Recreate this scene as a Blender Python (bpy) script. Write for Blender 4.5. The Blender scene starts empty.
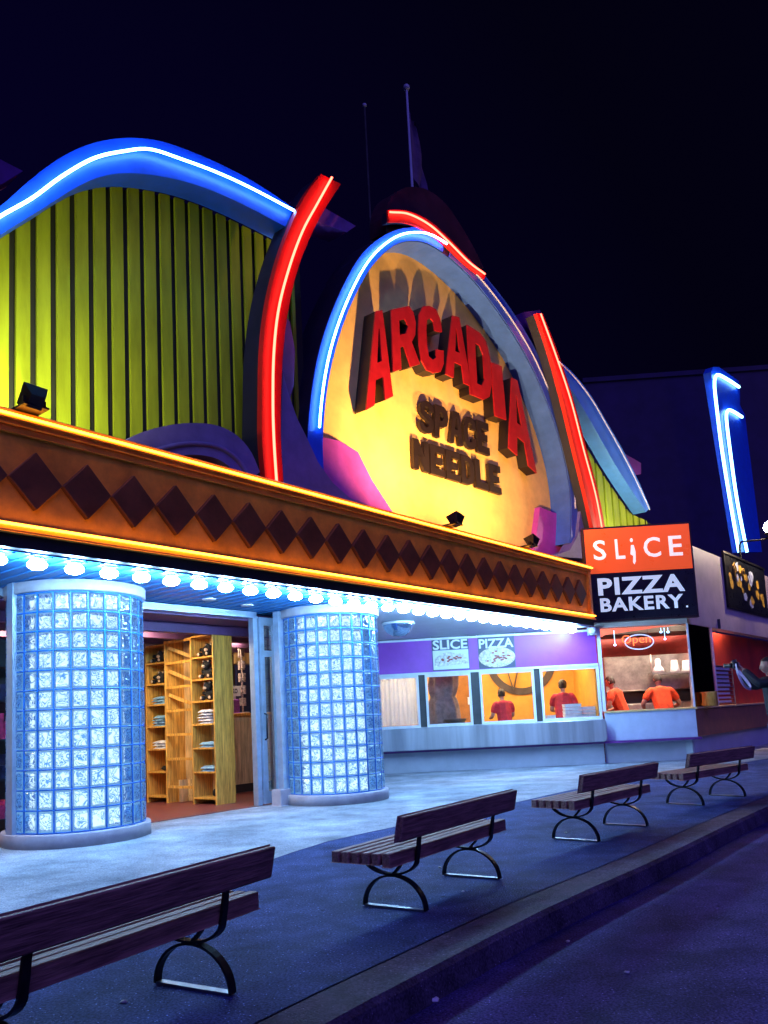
import bpy, bmesh, math, random
from mathutils import Vector, Matrix
R = math.radians
rnd = random.Random(7)
sc = bpy.context.scene
col = sc.collection

# ------------------------------------------------------------------ camera geometry (metres, plaza level = 0)
FOC, CX, HOR, TILT, ROLL, EYE = 800.0, 384.0, 718.0, math.atan(.114), .05, 1.3
CY = HOR - FOC*math.tan(TILT)
r0 = Vector((1, 0, 0)); FW = Vector((0, math.cos(TILT), math.sin(TILT))); up0 = Vector((0, -math.sin(TILT), math.cos(TILT)))
RT = r0*math.cos(ROLL) - up0*math.sin(ROLL)
UP = up0*math.cos(ROLL) + r0*math.sin(ROLL)
EYEP = Vector((0, 0, EYE))
def ray(x, y): return FW*FOC + RT*(x-CX) - UP*(y-CY)
def G(x, y, z=0.0):
    d = ray(x, y); return EYEP + d*((z-EYE)/d.z)

class Frame:
    """upright reference plane: u along it, w out of it towards the street, z up"""
    def __init__(s, o, d):
        s.o = Vector((o.x, o.y, 0)); s.d = Vector((d.x, d.y, 0)).normalized(); s.n = Vector((s.d.y, -s.d.x, 0))
        s.rot = math.atan2(s.d.y, s.d.x)
    def W(s, u, w, z): return s.o + s.d*u + s.n*w + Vector((0, 0, z))
    def P(s, x, y, w):
        d = ray(x, y); k = ((s.o-EYEP).dot(s.n)+w)/d.dot(s.n); p = EYEP + d*k
        return ((p-s.o).dot(s.d), p.z)
    def uw(s, p): v = p-s.o; return (v.dot(s.d), v.dot(s.n))
d_ = ray(1035, 685)
A = Frame(G(275, 804), d_)                       # the arcade front
k0, k1 = G(375, 774.4), G(600, 764)
K = Frame(k1, k1-k0)                             # the food kiosk front, left of the corner
S0, S1 = G(147, 803), G(217, 806)
S = Frame(S0, S1-S0)                             # shelving unit in the shop
B = Frame(K.W(2.27, 0, 0), A.d)                  # side of the corner booth
X = Frame(Vector((0, 0, 0)), Vector((1, 0, 0)))  # plain world axes

# ------------------------------------------------------------------ materials
def mat(name, c, rough=.6, var=.12, scale=6.0, metal=0.0, bump=0.0, bscale=40.0, emit=None, es=0.0, spec=.5, stretch=(1,1,1), c2=None):
    m = bpy.data.materials.new(name); m.use_nodes = True
    nt = m.node_tree; b = nt.nodes['Principled BSDF']
    b.inputs['Roughness'].default_value = rough; b.inputs['Metallic'].default_value = metal
    b.inputs['Specular IOR Level'].default_value = spec
    tc = nt.nodes.new('ShaderNodeTexCoord'); mp = nt.nodes.new('ShaderNodeMapping')
    mp.inputs['Scale'].default_value = stretch
    nt.links.new(tc.outputs['Object'], mp.inputs['Vector'])
    n = nt.nodes.new('ShaderNodeTexNoise'); n.inputs['Scale'].default_value = scale; n.inputs['Detail'].default_value = 6
    n.inputs['Roughness'].default_value = .65
    nt.links.new(mp.outputs['Vector'], n.inputs['Vector'])
    cr = nt.nodes.new('ShaderNodeValToRGB')
    lo = tuple(max(0, v*(1-var*1.6)) for v in c); hi = tuple(min(1, v*(1+var)) for v in (c2 or c))
    cr.color_ramp.elements[0].position = .3; cr.color_ramp.elements[1].position = .7
    cr.color_ramp.elements[0].color = (*lo, 1); cr.color_ramp.elements[1].color = (*hi, 1)
    nt.links.new(n.outputs['Fac'], cr.inputs['Fac']); nt.links.new(cr.outputs['Color'], b.inputs['Base Color'])
    mr = nt.nodes.new('ShaderNodeMapRange'); mr.inputs[3].default_value = max(0.02, rough-.12); mr.inputs[4].default_value = min(1, rough+.12)
    nt.links.new(n.outputs['Fac'], mr.inputs[0]); nt.links.new(mr.outputs[0], b.inputs['Roughness'])
    if bump:
        n2 = nt.nodes.new('ShaderNodeTexNoise'); n2.inputs['Scale'].default_value = bscale; n2.inputs['Detail'].default_value = 4
        nt.links.new(mp.outputs['Vector'], n2.inputs['Vector'])
        bp = nt.nodes.new('ShaderNodeBump'); bp.inputs['Strength'].default_value = bump; bp.inputs['Distance'].default_value = .02
        nt.links.new(n2.outputs['Fac'], bp.inputs['Height']); nt.links.new(bp.outputs['Normal'], b.inputs['Normal'])
    if emit:
        b.inputs['Emission Color'].default_value = (*emit, 1); b.inputs['Emission Strength'].default_value = es
    return m

def glow(name, c, s):
    m = bpy.data.materials.new(name); m.use_nodes = True; nt = m.node_tree
    nt.nodes.remove(nt.nodes['Principled BSDF'])
    e = nt.nodes.new('ShaderNodeEmission'); e.inputs['Color'].default_value = (*c, 1); e.inputs['Strength'].default_value = s
    nt.links.new(e.outputs[0], nt.nodes['Material Output'].inputs['Surface']); return m

def glass(name, tint=(.96, .98, 1), gl=.08, rough=.02):
    m = bpy.data.materials.new(name); m.use_nodes = True; nt = m.node_tree
    nt.nodes.remove(nt.nodes['Principled BSDF'])
    t = nt.nodes.new('ShaderNodeBsdfTransparent'); t.inputs['Color'].default_value = (*tint, 1)
    g = nt.nodes.new('ShaderNodeBsdfGlossy'); g.inputs['Roughness'].default_value = rough
    lw = nt.nodes.new('ShaderNodeFresnel'); lw.inputs['IOR'].default_value = 1.4
    mx = nt.nodes.new('ShaderNodeMixShader')
    nt.links.new(lw.outputs[0], mx.inputs[0])
    nt.links.new(t.outputs[0], mx.inputs[1]); nt.links.new(g.outputs[0], mx.inputs[2])
    nt.links.new(mx.outputs[0], nt.nodes['Material Output'].inputs['Surface']); return m

def wood(name, c1, c2, rough=.55, axis=(1, 14, 14), scale=3.0, bump=.15):
    return mat(name, c1, rough, .3, scale, bump=bump, bscale=scale*2.2, stretch=axis, c2=c2)

M = {}
M['blue_paint'] = mat('blue_enamel', (.012, .10, .80), .42, .12, 3, bump=.05, bscale=12)
M['red_paint'] = mat('red_enamel', (.80, .012, .008), .45, .12, 3, bump=.05, bscale=12)
M['orange_paint'] = mat('orange_fascia_paint', (.80, .35, .03), .5, .22, 2.2, bump=.08, bscale=30)
M['orange_trim'] = mat('orange_trim_paint', (.85, .34, .04), .4, .15, 3, bump=.05, bscale=20)
M['diamond'] = mat('oxblood_paint', (.12, .042, .014), .5, .25, 5, bump=.05)
M['black_lip'] = mat('black_painted_metal', (.012, .011, .016), .5, .3, 4)
M['lime'] = mat('lime_ribbed_metal', (.32, .41, .012), .5, .22, 1.4, bump=.06, bscale=9, stretch=(3, 1, .5))
M['lime_gap'] = mat('dark_gap', (.012, .014, .008), .8, .2, 3)
M['cream'] = mat('cream_stucco', (.82, .48, .14), .75, .13, 1.6, bump=.12, bscale=60)
M['letter_red'] = mat('letter_red_enamel', (.36, .006, .012), .42, .15, 6)
M['letter_side'] = mat('letter_dark_return', (.007, .002, .004), .5, .25, 6)
M['letter_dark'] = mat('letter_brown', (.012, .005, .005), .5, .25, 6)
M['pink'] = mat('orchid_paint', (.46, .05, .44), .55, .14, 3, bump=.05)
M['purple'] = mat('purple_paint', (.13, .025, .20), .5, .2, 3, bump=.05)
M['mauve'] = mat('mauve_stucco', (.20, .17, .38), .65, .2, 2, bump=.1, bscale=40)
M['lavender'] = mat('lavender_metal', (.05, .13, .58), .38, .12, 3, bump=.05)
M['fin_body'] = mat('dark_fin_body', (.012, .010, .035), .5, .25, 3)
M['pale_blue'] = mat('pale_blue_enamel', (.07, .24, .78), .42, .1, 3)
M['maroon'] = mat('maroon_metal', (.06, .016, .03), .5, .25, 3)
M['navy_wall'] = mat('navy_stucco', (.02, .018, .06), .8, .25, 1.5, bump=.15, bscale=30)
M['soffit'] = mat('blue_soffit_metal', (.035, .22, .55), .32, .12, 3, bump=.03, bscale=8)
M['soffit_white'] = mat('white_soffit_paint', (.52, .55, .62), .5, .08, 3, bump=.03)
M['white_paint'] = mat('white_gloss_paint', (.74, .76, .80), .4, .08, 5, bump=.03)
M['pale_wall'] = mat('pale_wall_paint', (.42, .46, .52), .5, .1, 1.5, bump=.06, bscale=40)
M['ring'] = mat('concrete_ring_paint', (.36, .33, .37), .55, .14, 5, bump=.08)
M['grout'] = mat('blue_grid_metal', (.012, .16, .58), .4, .15, 6)
M['liner'] = mat('blue_liner', (.04, .36, .90), .6, .25, 3)
M['alu'] = mat('anodised_aluminium', (.42, .52, .66), .35, .12, 6, metal=.55)
M['steel'] = mat('brushed_steel', (.60, .62, .66), .34, .18, 1.2, metal=.75, bump=.03, bscale=14, stretch=(3, 1, .2))
M['oven_steel'] = mat('oven_steel', (.45, .44, .43), .34, .25, 4, metal=.7)
M['pine'] = wood('varnished_pine', (.66, .25, .03), (.84, .42, .075), .45, (14, 14, 1), 2.5)
M['birch'] = wood('birch_ply', (.62, .40, .17), (.74, .53, .27), .5, (10, 10, 1), 2)
M['bench_wood'] = wood('weathered_dark_timber', (.13, .062, .055), (.30, .155, .12), .62, (1.2, 16, 16), 3.5, .3)
M['iron'] = mat('black_wrought_iron', (.016, .016, .02), .38, .3, 14, metal=.5, bump=.06)
M['iron_bar'] = mat('worn_steel_bar', (.16, .17, .2), .35, .3, 14, metal=.7)
M['shop_floor'] = mat('red_brown_tile', (.20, .045, .04), .4, .25, 4, bump=.04)
M['dark_ceiling'] = mat('purple_ceiling_paint', (.10, .04, .13), .6, .2, 3)
M['shop_wall'] = mat('shop_wall_paint', (.42, .26, .20), .7, .15, 2)
M['plush'] = mat('black_plush', (.012, .011, .012), .95, .4, 40, bump=.5, bscale=90)
M['muzzle'] = mat('tan_plush', (.62, .42, .26), .95, .2, 40, bump=.4, bscale=90)
M['shirt_blue'] = mat('pale_blue_cotton', (.22, .42, .62), .9, .25, 9, bump=.3, bscale=30)
M['shirt_white'] = mat('white_cotton', (.66, .66, .72), .9, .2, 9, bump=.3, bscale=30)
M['poster_blue'] = mat('dark_blue_board', (.012, .02, .10), .6, .3, 7)
M['card_white'] = mat('white_card', (.72, .72, .74), .6, .06, 9)
M['violet_print'] = mat('violet_print', (.22, .05, .35), .5, .3, 20)
M['kiosk_purple'] = mat('violet_panel_paint', (.33, .06, .50), .42, .1, 2, bump=.04, bscale=20)
M['poster_slate'] = mat('slate_poster', (.05, .06, .11), .45, .2, 10)
M['kitchen_orange'] = mat('orange_kitchen_wall', (.72, .33, .045), .6, .14, 2)
M['emblem_dark'] = mat('dark_mural_paint', (.07, .05, .045), .6, .2, 6)
M['door_brown'] = mat('brown_kitchen_door', (.36, .14, .03), .45, .2, 4)
M['grey_cloth'] = mat('grey_cover_cloth', (.20, .15, .15), .9, .35, 5, bump=.4, bscale=12)
M['red_shirt'] = mat('crimson_cotton', (.46, .022, .035), .85, .25, 9, bump=.3, bscale=22)
M['orange_shirt'] = mat('orange_red_cotton', (.80, .07, .012), .85, .25, 9, bump=.3, bscale=22)
M['skin'] = mat('skin', (.46, .24, .17), .5, .12, 12, bump=.05)
M['hair'] = mat('dark_hair', (.016, .010, .008), .6, .4, 60, bump=.4, bscale=90)
M['denim'] = mat('blue_denim', (.08, .17, .36), .85, .3, 18, bump=.3, bscale=120)
M['black_cloth'] = mat('black_jacket', (.006, .007, .014), .75, .4, 8, bump=.3, bscale=30)
M['shoe'] = mat('dark_leather', (.02, .016, .014), .45, .3, 10)
M['camera_black'] = mat('black_plastic', (.010, .010, .012), .35, .3, 20)
M['strap'] = mat('pale_strap_fabric', (.62, .52, .68), .8, .15, 20)
M['pizza_box'] = mat('pizza_box_card', (.70, .69, .68), .7, .1, 12)
M['fascia_taupe'] = mat('taupe_fascia', (.58, .48, .45), .6, .12, 1.5, bump=.06, bscale=50)
M['counter_white'] = mat('pale_blue_counter_panel', (.50, .57, .70), .4, .08, 3)
M['counter_brown'] = mat('brown_counter_panel', (.34, .14, .075), .5, .2, 4)
M['counter_top'] = mat('lit_butcher_counter', (.72, .52, .22), .35, .2, 8, stretch=(1, 6, 6))
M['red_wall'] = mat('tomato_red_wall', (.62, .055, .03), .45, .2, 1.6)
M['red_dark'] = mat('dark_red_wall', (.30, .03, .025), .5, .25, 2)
M['charcoal'] = mat('charcoal_panel', (.035, .035, .038), .5, .3, 3)
M['sign_orange'] = mat('orange_sign_face', (.85, .10, .012), .3, .06, 3, emit=(1.0, .115, .018), es=.62)
M['sign_black'] = mat('black_sign_face', (.010, .012, .016), .3, .2, 6)
M['sign_white'] = mat('lit_white_lettering', (.8, .8, .8), .4, .05, 6, emit=(1, .93, .86), es=.75)
M['sign_paleblue'] = mat('lit_pale_blue_lettering', (.6, .7, .8), .4, .05, 6, emit=(.66, .84, 1), es=.60)
M['sign_edge'] = mat('dark_sign_cabinet', (.03, .012, .012), .45, .2, 6)
M['poster_white'] = mat('white_poster_print', (.78, .80, .84), .5, .05, 6)
M['crust'] = mat('crust_print', (.62, .40, .2), .6, .3, 30, c2=(.85, .7, .5))
M['cheese'] = mat('cheese_print', (.80, .60, .42), .6, .35, 16, c2=(.95, .86, .74))
M['topping'] = mat('tomato_print', (.40, .09, .06), .6, .35, 30)
M['gold'] = mat('gold_print', (.75, .42, .05), .5, .4, 9)
M['asphalt'] = None
M['night_building'] = mat('night_blue_wall', (.035, .022, .085), .85, .22, .6, bump=.2, bscale=8)
M['paper'] = mat('crumpled_paper', (.7, .7, .7), .8, .15, 20, bump=.3)
M['flag_cloth'] = mat('maroon_flag_cloth', (.10, .05, .14), .9, .3, 4)
M['pole'] = mat('white_pole_paint', (.45, .47, .55), .4, .1, 4)
M['merch_pink'] = mat('pink_merchandise', (.70, .05, .16), .6, .3, 14)
M['merch_dark'] = mat('dark_merchandise', (.03, .03, .09), .6, .5, 14)
M['glass'] = glass('window_glass')
# light-giving materials
M['neon_blue'] = glow('blue_white_neon', (.16, .48, 1.0), 25)
M['neon_red'] = glow('red_neon', (1.0, .075, .045), 12)
M['neon_amber'] = glow('amber_neon', (1.0, .36, .025), 13)
M['neon_far'] = glow('far_blue_neon', (.25, .62, 1.0), 9)
M['neon_unlit'] = mat('unlit_neon_tube', (.62, .62, .85), .2, .05, 6)
M['bulb'] = glow('white_bulb', (.31, .62, 1.0), 245)
M['core'] = glow('column_lamp', (.68, .89, 1.0), 1.95)
M['lamp_warm'] = glow('warm_ceiling_lamp', (1.0, .74, .42), 65)
M['lamp_red'] = glow('warm_kitchen_lamp', (1.0, .72, .5), 100)
M['lamp_white'] = glow('white_ceiling_lamp', (.9, .95, 1.0), 14)
M['flood_lens'] = glow('floodlight_lens', (1.0, .78, .4), 20)
M['open_red'] = glow('open_sign_red', (1.0, .16, .05), 3)
M['open_blue'] = glow('open_sign_blue', (.45, .55, 1.0), 2)
M['globe'] = glow('globe_lamp', (1.0, .76, .52), 700)
M['spot_blue'] = glow('blue_pendant_lamp', (.35, .6, 1.0), 5)

def ground_mat(name, c, c2, speck, rough, sc1, bump, chip=3.0):
    m = mat(name, c, rough, .22, sc1, bump=bump, bscale=90, c2=c2, spec=.03)
    nt = m.node_tree; b = nt.nodes['Principled BSDF']
    src = b.inputs['Base Color'].links[0].from_socket
    tc = [n for n in nt.nodes if n.type == 'TEX_COORD'][0]
    n2 = nt.nodes.new('ShaderNodeTexNoise'); n2.inputs['Scale'].default_value = 70; n2.inputs['Detail'].default_value = 2
    nt.links.new(tc.outputs['Object'], n2.inputs['Vector'])
    r2 = nt.nodes.new('ShaderNodeValToRGB'); r2.color_ramp.elements[0].position = .35; r2.color_ramp.elements[1].position = .72
    r2.color_ramp.elements[0].color = (.55, .55, .55, 1); r2.color_ramp.elements[1].color = (speck, speck, speck, 1)
    nt.links.new(n2.outputs['Fac'], r2.inputs['Fac'])
    mx = nt.nodes.new('ShaderNodeMix'); mx.data_type = 'RGBA'; mx.blend_type = 'MULTIPLY'; mx.inputs[0].default_value = 1
    nt.links.new(src, mx.inputs[6]); nt.links.new(r2.outputs['Color'], mx.inputs[7])
    # large stains and wear
    n3 = nt.nodes.new('ShaderNodeTexNoise'); n3.inputs['Scale'].default_value = .7; n3.inputs['Detail'].default_value = 7; n3.inputs['Roughness'].default_value = .7
    nt.links.new(tc.outputs['Object'], n3.inputs['Vector'])
    r3 = nt.nodes.new('ShaderNodeValToRGB'); r3.color_ramp.elements[0].position = .35; r3.color_ramp.elements[1].position = .62
    r3.color_ramp.elements[0].color = (.62, .62, .62, 1); r3.color_ramp.elements[1].color = (1.1, 1.1, 1.1, 1)
    nt.links.new(n3.outputs['Fac'], r3.inputs['Fac'])
    m2 = nt.nodes.new('ShaderNodeMix'); m2.data_type = 'RGBA'; m2.blend_type = 'MULTIPLY'; m2.inputs[0].default_value = 1
    nt.links.new(mx.outputs[2], m2.inputs[6]); nt.links.new(r3.outputs['Color'], m2.inputs[7])
    # aggregate chips and gum spots
    cur = m2.outputs[2]
    for vs_, th, val in ((38, .17, chip), (2.6, .055, .35)):
        vo = nt.nodes.new('ShaderNodeTexVoronoi'); vo.inputs['Scale'].default_value = vs_; nt.links.new(tc.outputs['Object'], vo.inputs['Vector'])
        cp = nt.nodes.new('ShaderNodeMapRange'); cp.inputs[1].default_value = th*.7; cp.inputs[2].default_value = th; cp.inputs[3].default_value = 1; cp.inputs[4].default_value = 0
        nt.links.new(vo.outputs['Distance'], cp.inputs[0])
        sr = nt.nodes.new('ShaderNodeSeparateColor'); nt.links.new(vo.outputs['Color'], sr.inputs[0])
        gt = nt.nodes.new('ShaderNodeMath'); gt.operation = 'GREATER_THAN'; gt.inputs[1].default_value = .5; nt.links.new(sr.outputs[0], gt.inputs[0])
        ml = nt.nodes.new('ShaderNodeMath'); ml.operation = 'MULTIPLY'; nt.links.new(cp.outputs[0], ml.inputs[0]); nt.links.new(gt.outputs[0], ml.inputs[1])
        m3 = nt.nodes.new('ShaderNodeMix'); m3.data_type = 'RGBA'; m3.blend_type = 'MULTIPLY'; nt.links.new(ml.outputs[0], m3.inputs[0]); nt.links.new(cur, m3.inputs[6]); m3.inputs[7].default_value = (val, val, val, 1)
        cur = m3.outputs[2]
    nt.links.new(cur, b.inputs['Base Color'])
    return m
M['plaza'] = ground_mat('pale_concrete', (.27, .30, .35), (.42, .45, .50), 1.15, .55, 1.3, .15, .8)
M['pavement'] = ground_mat('pavement_asphalt', (.036, .060, .175), (.068, .096, .24), 1.7, .62, 3, .9, 5.0)  # blue of the night lighting is put into this asphalt colour
M['road'] = ground_mat('road_asphalt', (.055, .045, .160), (.082, .066, .215), 1.8, .7, 2.4, 1.0, 3.6)  # violet of the night lighting is put into the road's base colour
M['kerb'] = ground_mat('kerb_stone', (.08, .065, .10), (.12, .10, .15), 1.3, .65, 4, .35)

def glass_block_mat():
    """pressed-glass blocks: a clear pane broken up by a moulded swirl (per-block UV), pale and diffusing where the glass is thick"""
    m = bpy.data.materials.new('pressed_glass_block'); m.use_nodes = True; nt = m.node_tree
    nt.nodes.remove(nt.nodes['Principled BSDF']); N = nt.nodes.new; L = nt.links.new
    uv = N('ShaderNodeUVMap'); uv.uv_map = 'block'
    wv = N('ShaderNodeTexNoise'); wv.inputs['Scale'].default_value = 2.1; wv.inputs['Detail'].default_value = .4; wv.inputs['Distortion'].default_value = 1.3
    L(uv.outputs[0], wv.inputs['Vector'])
    r = N('ShaderNodeValToRGB'); e = r.color_ramp.elements
    e[0].position = .40; e[0].color = (1, 1, 1, 1); e[1].position = .445; e[1].color = (.0, .0, .0, 1)
    for ps, q in ((.47, .05), (.50, .95), (.55, 1.0), (.585, .05), (.62, .15), (.66, .9)):
        x = e.new(ps); x.color = (q, q, q, 1)
    L(wv.outputs['Fac'], r.inputs['Fac'])
    # thick moulded rim of every block
    cu = N('ShaderNodeUVMap'); cu.uv_map = 'cell'; sx_ = N('ShaderNodeSeparateXYZ'); L(cu.outputs[0], sx_.inputs[0])
    def dist(o):
        a = N('ShaderNodeMath'); a.operation = 'SUBTRACT'; a.inputs[1].default_value = .5; L(o, a.inputs[0])
        b = N('ShaderNodeMath'); b.operation = 'ABSOLUTE'; L(a.outputs[0], b.inputs[0]); return b.outputs[0]
    mxm = N('ShaderNodeMath'); mxm.operation = 'MAXIMUM'; L(dist(sx_.outputs[0]), mxm.inputs[0]); L(dist(sx_.outputs[1]), mxm.inputs[1])
    rim = N('ShaderNodeMapRange'); rim.inputs[1].default_value = .37; rim.inputs[2].default_value = .42; L(mxm.outputs[0], rim.inputs[0])
    tlf = N('ShaderNodeMapRange'); tlf.inputs[3].default_value = .30; tlf.inputs[4].default_value = .95; L(rim.outputs[0], tlf.inputs[0])
    tr = N('ShaderNodeBsdfRefraction'); tr.inputs['Color'].default_value = (.86, .95, 1, 1); tr.inputs['IOR'].default_value = 1.12; tr.inputs['Roughness'].default_value = .30
    tr2 = N('ShaderNodeBsdfTransparent'); tr2.inputs['Color'].default_value = (.02, .20, .78, 1)
    tl = N('ShaderNodeBsdfTranslucent'); tl.inputs['Color'].default_value = (.50, .85, 1, 1)
    a1 = N('ShaderNodeMixShader'); L(r.outputs[0], a1.inputs[0]); L(tr2.outputs[0], a1.inputs[1]); L(tr.outputs[0], a1.inputs[2])
    a2 = N('ShaderNodeMixShader'); L(tlf.outputs[0], a2.inputs[0]); L(a1.outputs[0], a2.inputs[1]); L(tl.outputs[0], a2.inputs[2])
    bp = N('ShaderNodeBump'); bp.inputs['Strength'].default_value = .7; bp.inputs['Distance'].default_value = .02; L(wv.outputs['Fac'], bp.inputs['Height'])
    L(bp.outputs[0], tr.inputs['Normal']); gl = N('ShaderNodeBsdfGlossy'); gl.inputs['Roughness'].default_value = .12; L(bp.outputs[0], gl.inputs['Normal'])
    fr = N('ShaderNodeFresnel'); fr.inputs['IOR'].default_value = 1.5; L(bp.outputs[0], fr.inputs['Normal'])
    a3 = N('ShaderNodeMixShader'); L(fr.outputs[0], a3.inputs[0]); L(a2.outputs[0], a3.inputs[1]); L(gl.outputs[0], a3.inputs[2])
    L(a3.outputs[0], nt.nodes['Material Output'].inputs['Surface'])
    return m
M['block'] = glass_block_mat()
def curtain_mat():
    m = mat('sheer_white_curtain', (.75, .78, .84), .8, .08, 4); nt = m.node_tree; b = nt.nodes['Principled BSDF']
    t = nt.nodes.new('ShaderNodeBsdfTranslucent'); t.inputs['Color'].default_value = (.8, .84, .9, 1); mx = nt.nodes.new('ShaderNodeMixShader'); mx.inputs[0].default_value = .5
    nt.links.new(b.outputs[0], mx.inputs[1]); nt.links.new(t.outputs[0], mx.inputs[2]); nt.links.new(mx.outputs[0], nt.nodes['Material Output'].inputs['Surface']); return m
M['curtain'] = curtain_mat()

# ------------------------------------------------------------------ things and mesh building
INFO = {}
def tag(o, label=None, cat=None, group=None, kind=None):
    if label: o['label'] = label
    if cat: o['category'] = cat
    if group: o['group'] = group
    if kind: o['kind'] = kind
    return o
def thing(name, label, cat, fr, u, w, z, group=None):
    o = bpy.data.objects.new(name, None); col.objects.link(o); o.empty_display_size = .2
    o.location = fr.W(u, w, z); o.rotation_euler = (0, 0, fr.rot)
    INFO[o.name] = (fr, u, w, z)
    return tag(o, label, cat, group)

class MB:
    """collects shapes given in frame coordinates (u, w, z) and links them as ONE mesh"""
    def __init__(s): s.bm = bmesh.new(); s.smooth = set()
    def v(s, u, w, z): return s.bm.verts.new((u, -w, z))
    def face(s, vs, sm=False):
        try: f = s.bm.faces.new(vs)
        except ValueError: return None
        f.smooth = sm; return f
    def box(s, u0, u1, w0, w1, z0, z1):
        p = [s.v(u, w, z) for z in (z0, z1) for (u, w) in ((u0, w0), (u1, w0), (u1, w1), (u0, w1))]
        for q in ((0,1,2,3), (4,5,6,7), (0,1,5,4), (1,2,6,5), (2,3,7,6), (3,0,4,7)): s.face([p[i] for i in q])
        return s
    def bar(s, a, b, t, d, side=Vector((0, 0, 1))):
        """rectangular bar from a to b (u,w,z): t thick across, d deep"""
        a = Vector((a[0], -a[1], a[2])); b = Vector((b[0], -b[1], b[2])); ax = (b-a).normalized()
        x = ax.cross(side); x = x.normalized() if x.length > 1e-4 else Vector((1, 0, 0)); y = ax.cross(x)
        p = [s.bm.verts.new(c + x*i*t/2 + y*j*d/2) for c in (a, b) for (i, j) in ((-1,-1), (1,-1), (1,1), (-1,1))]
        for q in ((0,1,2,3), (4,5,6,7), (0,1,5,4), (1,2,6,5), (2,3,7,6), (3,0,4,7)): s.face([p[i] for i in q])
        return s
    def prism(s, poly, w0, w1, sm=False):
        a = [s.v(u, w0, z) for u, z in poly]; b = [s.v(u, w1, z) for u, z in poly]
        s.face(a); s.face(b)
        n = len(poly)
        for i in range(n): s.face([a[i], a[(i+1) % n], b[(i+1) % n], b[i]], sm)
        return s
    def plan(s, poly, z0, z1):
        a = [s.v(u, w, z0) for u, w in poly]; b = [s.v(u, w, z1) for u, w in poly]
        s.face(a); s.face(b); n = len(poly)
        for i in range(n): s.face([a[i], a[(i+1) % n], b[(i+1) % n], b[i]])
        return s
    def band(s, pa, pb, w0, w1):
        """solid strip between two (u,z) polylines of equal length"""
        V = [[s.v(u, w, z) for (u, z) in pl] for pl in (pa, pb) for w in (w0, w1)]
        n = len(pa)
        for i in range(n-1):
            s.face([V[1][i], V[1][i+1], V[3][i+1], V[3][i]])
            s.face([V[0][i], V[0][i+1], V[2][i+1], V[2][i]])
            s.face([V[0][i], V[0][i+1], V[1][i+1], V[1][i]])
            s.face([V[2][i], V[2][i+1], V[3][i+1], V[3][i]])
        for i in (0, n-1): s.face([V[0][i], V[1][i], V[3][i], V[2][i]])
        return s
    def tube(s, pts, r, seg=8, cap=True):
        P = [Vector((p[0], -p[1], p[2])) for p in pts]; n = len(P)
        rr = r if isinstance(r, (list, tuple)) else [r]*n
        ref = None; rings = []
        for i in range(n):
            t = (P[min(i+1, n-1)]-P[max(i-1, 0)]).normalized()
            if ref is None:
                ref = t.orthogonal().normalized()
            ref = (ref - t*ref.dot(t)).normalized(); bi = t.cross(ref)
            rings.append([s.bm.verts.new(P[i] + (ref*math.cos(2*math.pi*k/seg)+bi*math.sin(2*math.pi*k/seg))*rr[i]) for k in range(seg)])
        for i in range(n-1):
            for k in range(seg): s.face([rings[i][k], rings[i][(k+1) % seg], rings[i+1][(k+1) % seg], rings[i+1][k]], True)
        if cap: s.face(rings[0]); s.face(rings[-1])
        return s
    def lathe(s, c, prof, seg=20, sq=(1, 1)):
        """prof: (radius, z) list, about the vertical through (u, w)"""
        rings = []
        for r, z in prof:
            rings.append([s.v(c[0]+sq[0]*r*math.cos(2*math.pi*k/seg), c[1]+sq[1]*r*math.sin(2*math.pi*k/seg), c[2]+z) for k in range(seg)])
        for i in range(len(prof)-1):
            for k in range(seg): s.face([rings[i][k], rings[i][(k+1) % seg], rings[i+1][(k+1) % seg], rings[i+1][k]], True)
        s.face(rings[0]); s.face(rings[-1]); return s
    def blob(s, c, r, seg=12, jit=0, squash=(1, 1, 1)):
        rg = random.Random(int(abs(c[0]*977+c[2]*131)*10))
        res = bmesh.ops.create_icosphere(s.bm, subdivisions=2, radius=1)
        for v in res['verts']:
            k = r*(1+rg.uniform(-jit, jit))
            v.co = Vector((c[0]+v.co.x*k*squash[0], -c[1]+v.co.y*k*squash[1], c[2]+v.co.z*k*squash[2]))
            for f in v.link_faces: f.smooth = True
        return s
    def mesh(s, me_from, fn):
        """add another mesh, its vertices run through fn -> (u,w,z)"""
        vs = [s.v(*fn(v.co)) for v in me_from.vertices]
        for p in me_from.polygons: s.face([vs[i] for i in p.vertices])
        return s
    def build(s, name, m, parent=None, label=None, bevel=0, raw=False):
        bm = s.bm
        if parent is not None:
            root = parent
            while root.parent is not None: root = root.parent
            fr, u, w, z = INFO[root.name]
            bmesh.ops.translate(bm, verts=bm.verts, vec=(-u, w, -z))
        if bevel:
            es = [e for e in bm.edges if len(e.link_faces) == 2 and e.calc_face_angle(0) > .6]
            bmesh.ops.bevel(bm, geom=es, offset=bevel, segments=1, affect='EDGES', clamp_overlap=True)
        bmesh.ops.recalc_face_normals(bm, faces=bm.faces)
        me = bpy.data.meshes.new(name); bm.to_mesh(me); bm.free()
        me.materials.append(M[m] if isinstance(m, str) else m)
        o = bpy.data.objects.new(name, me); col.objects.link(o)
        if parent is not None: o.parent = parent
        if label: o['label'] = label
        return o
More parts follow.
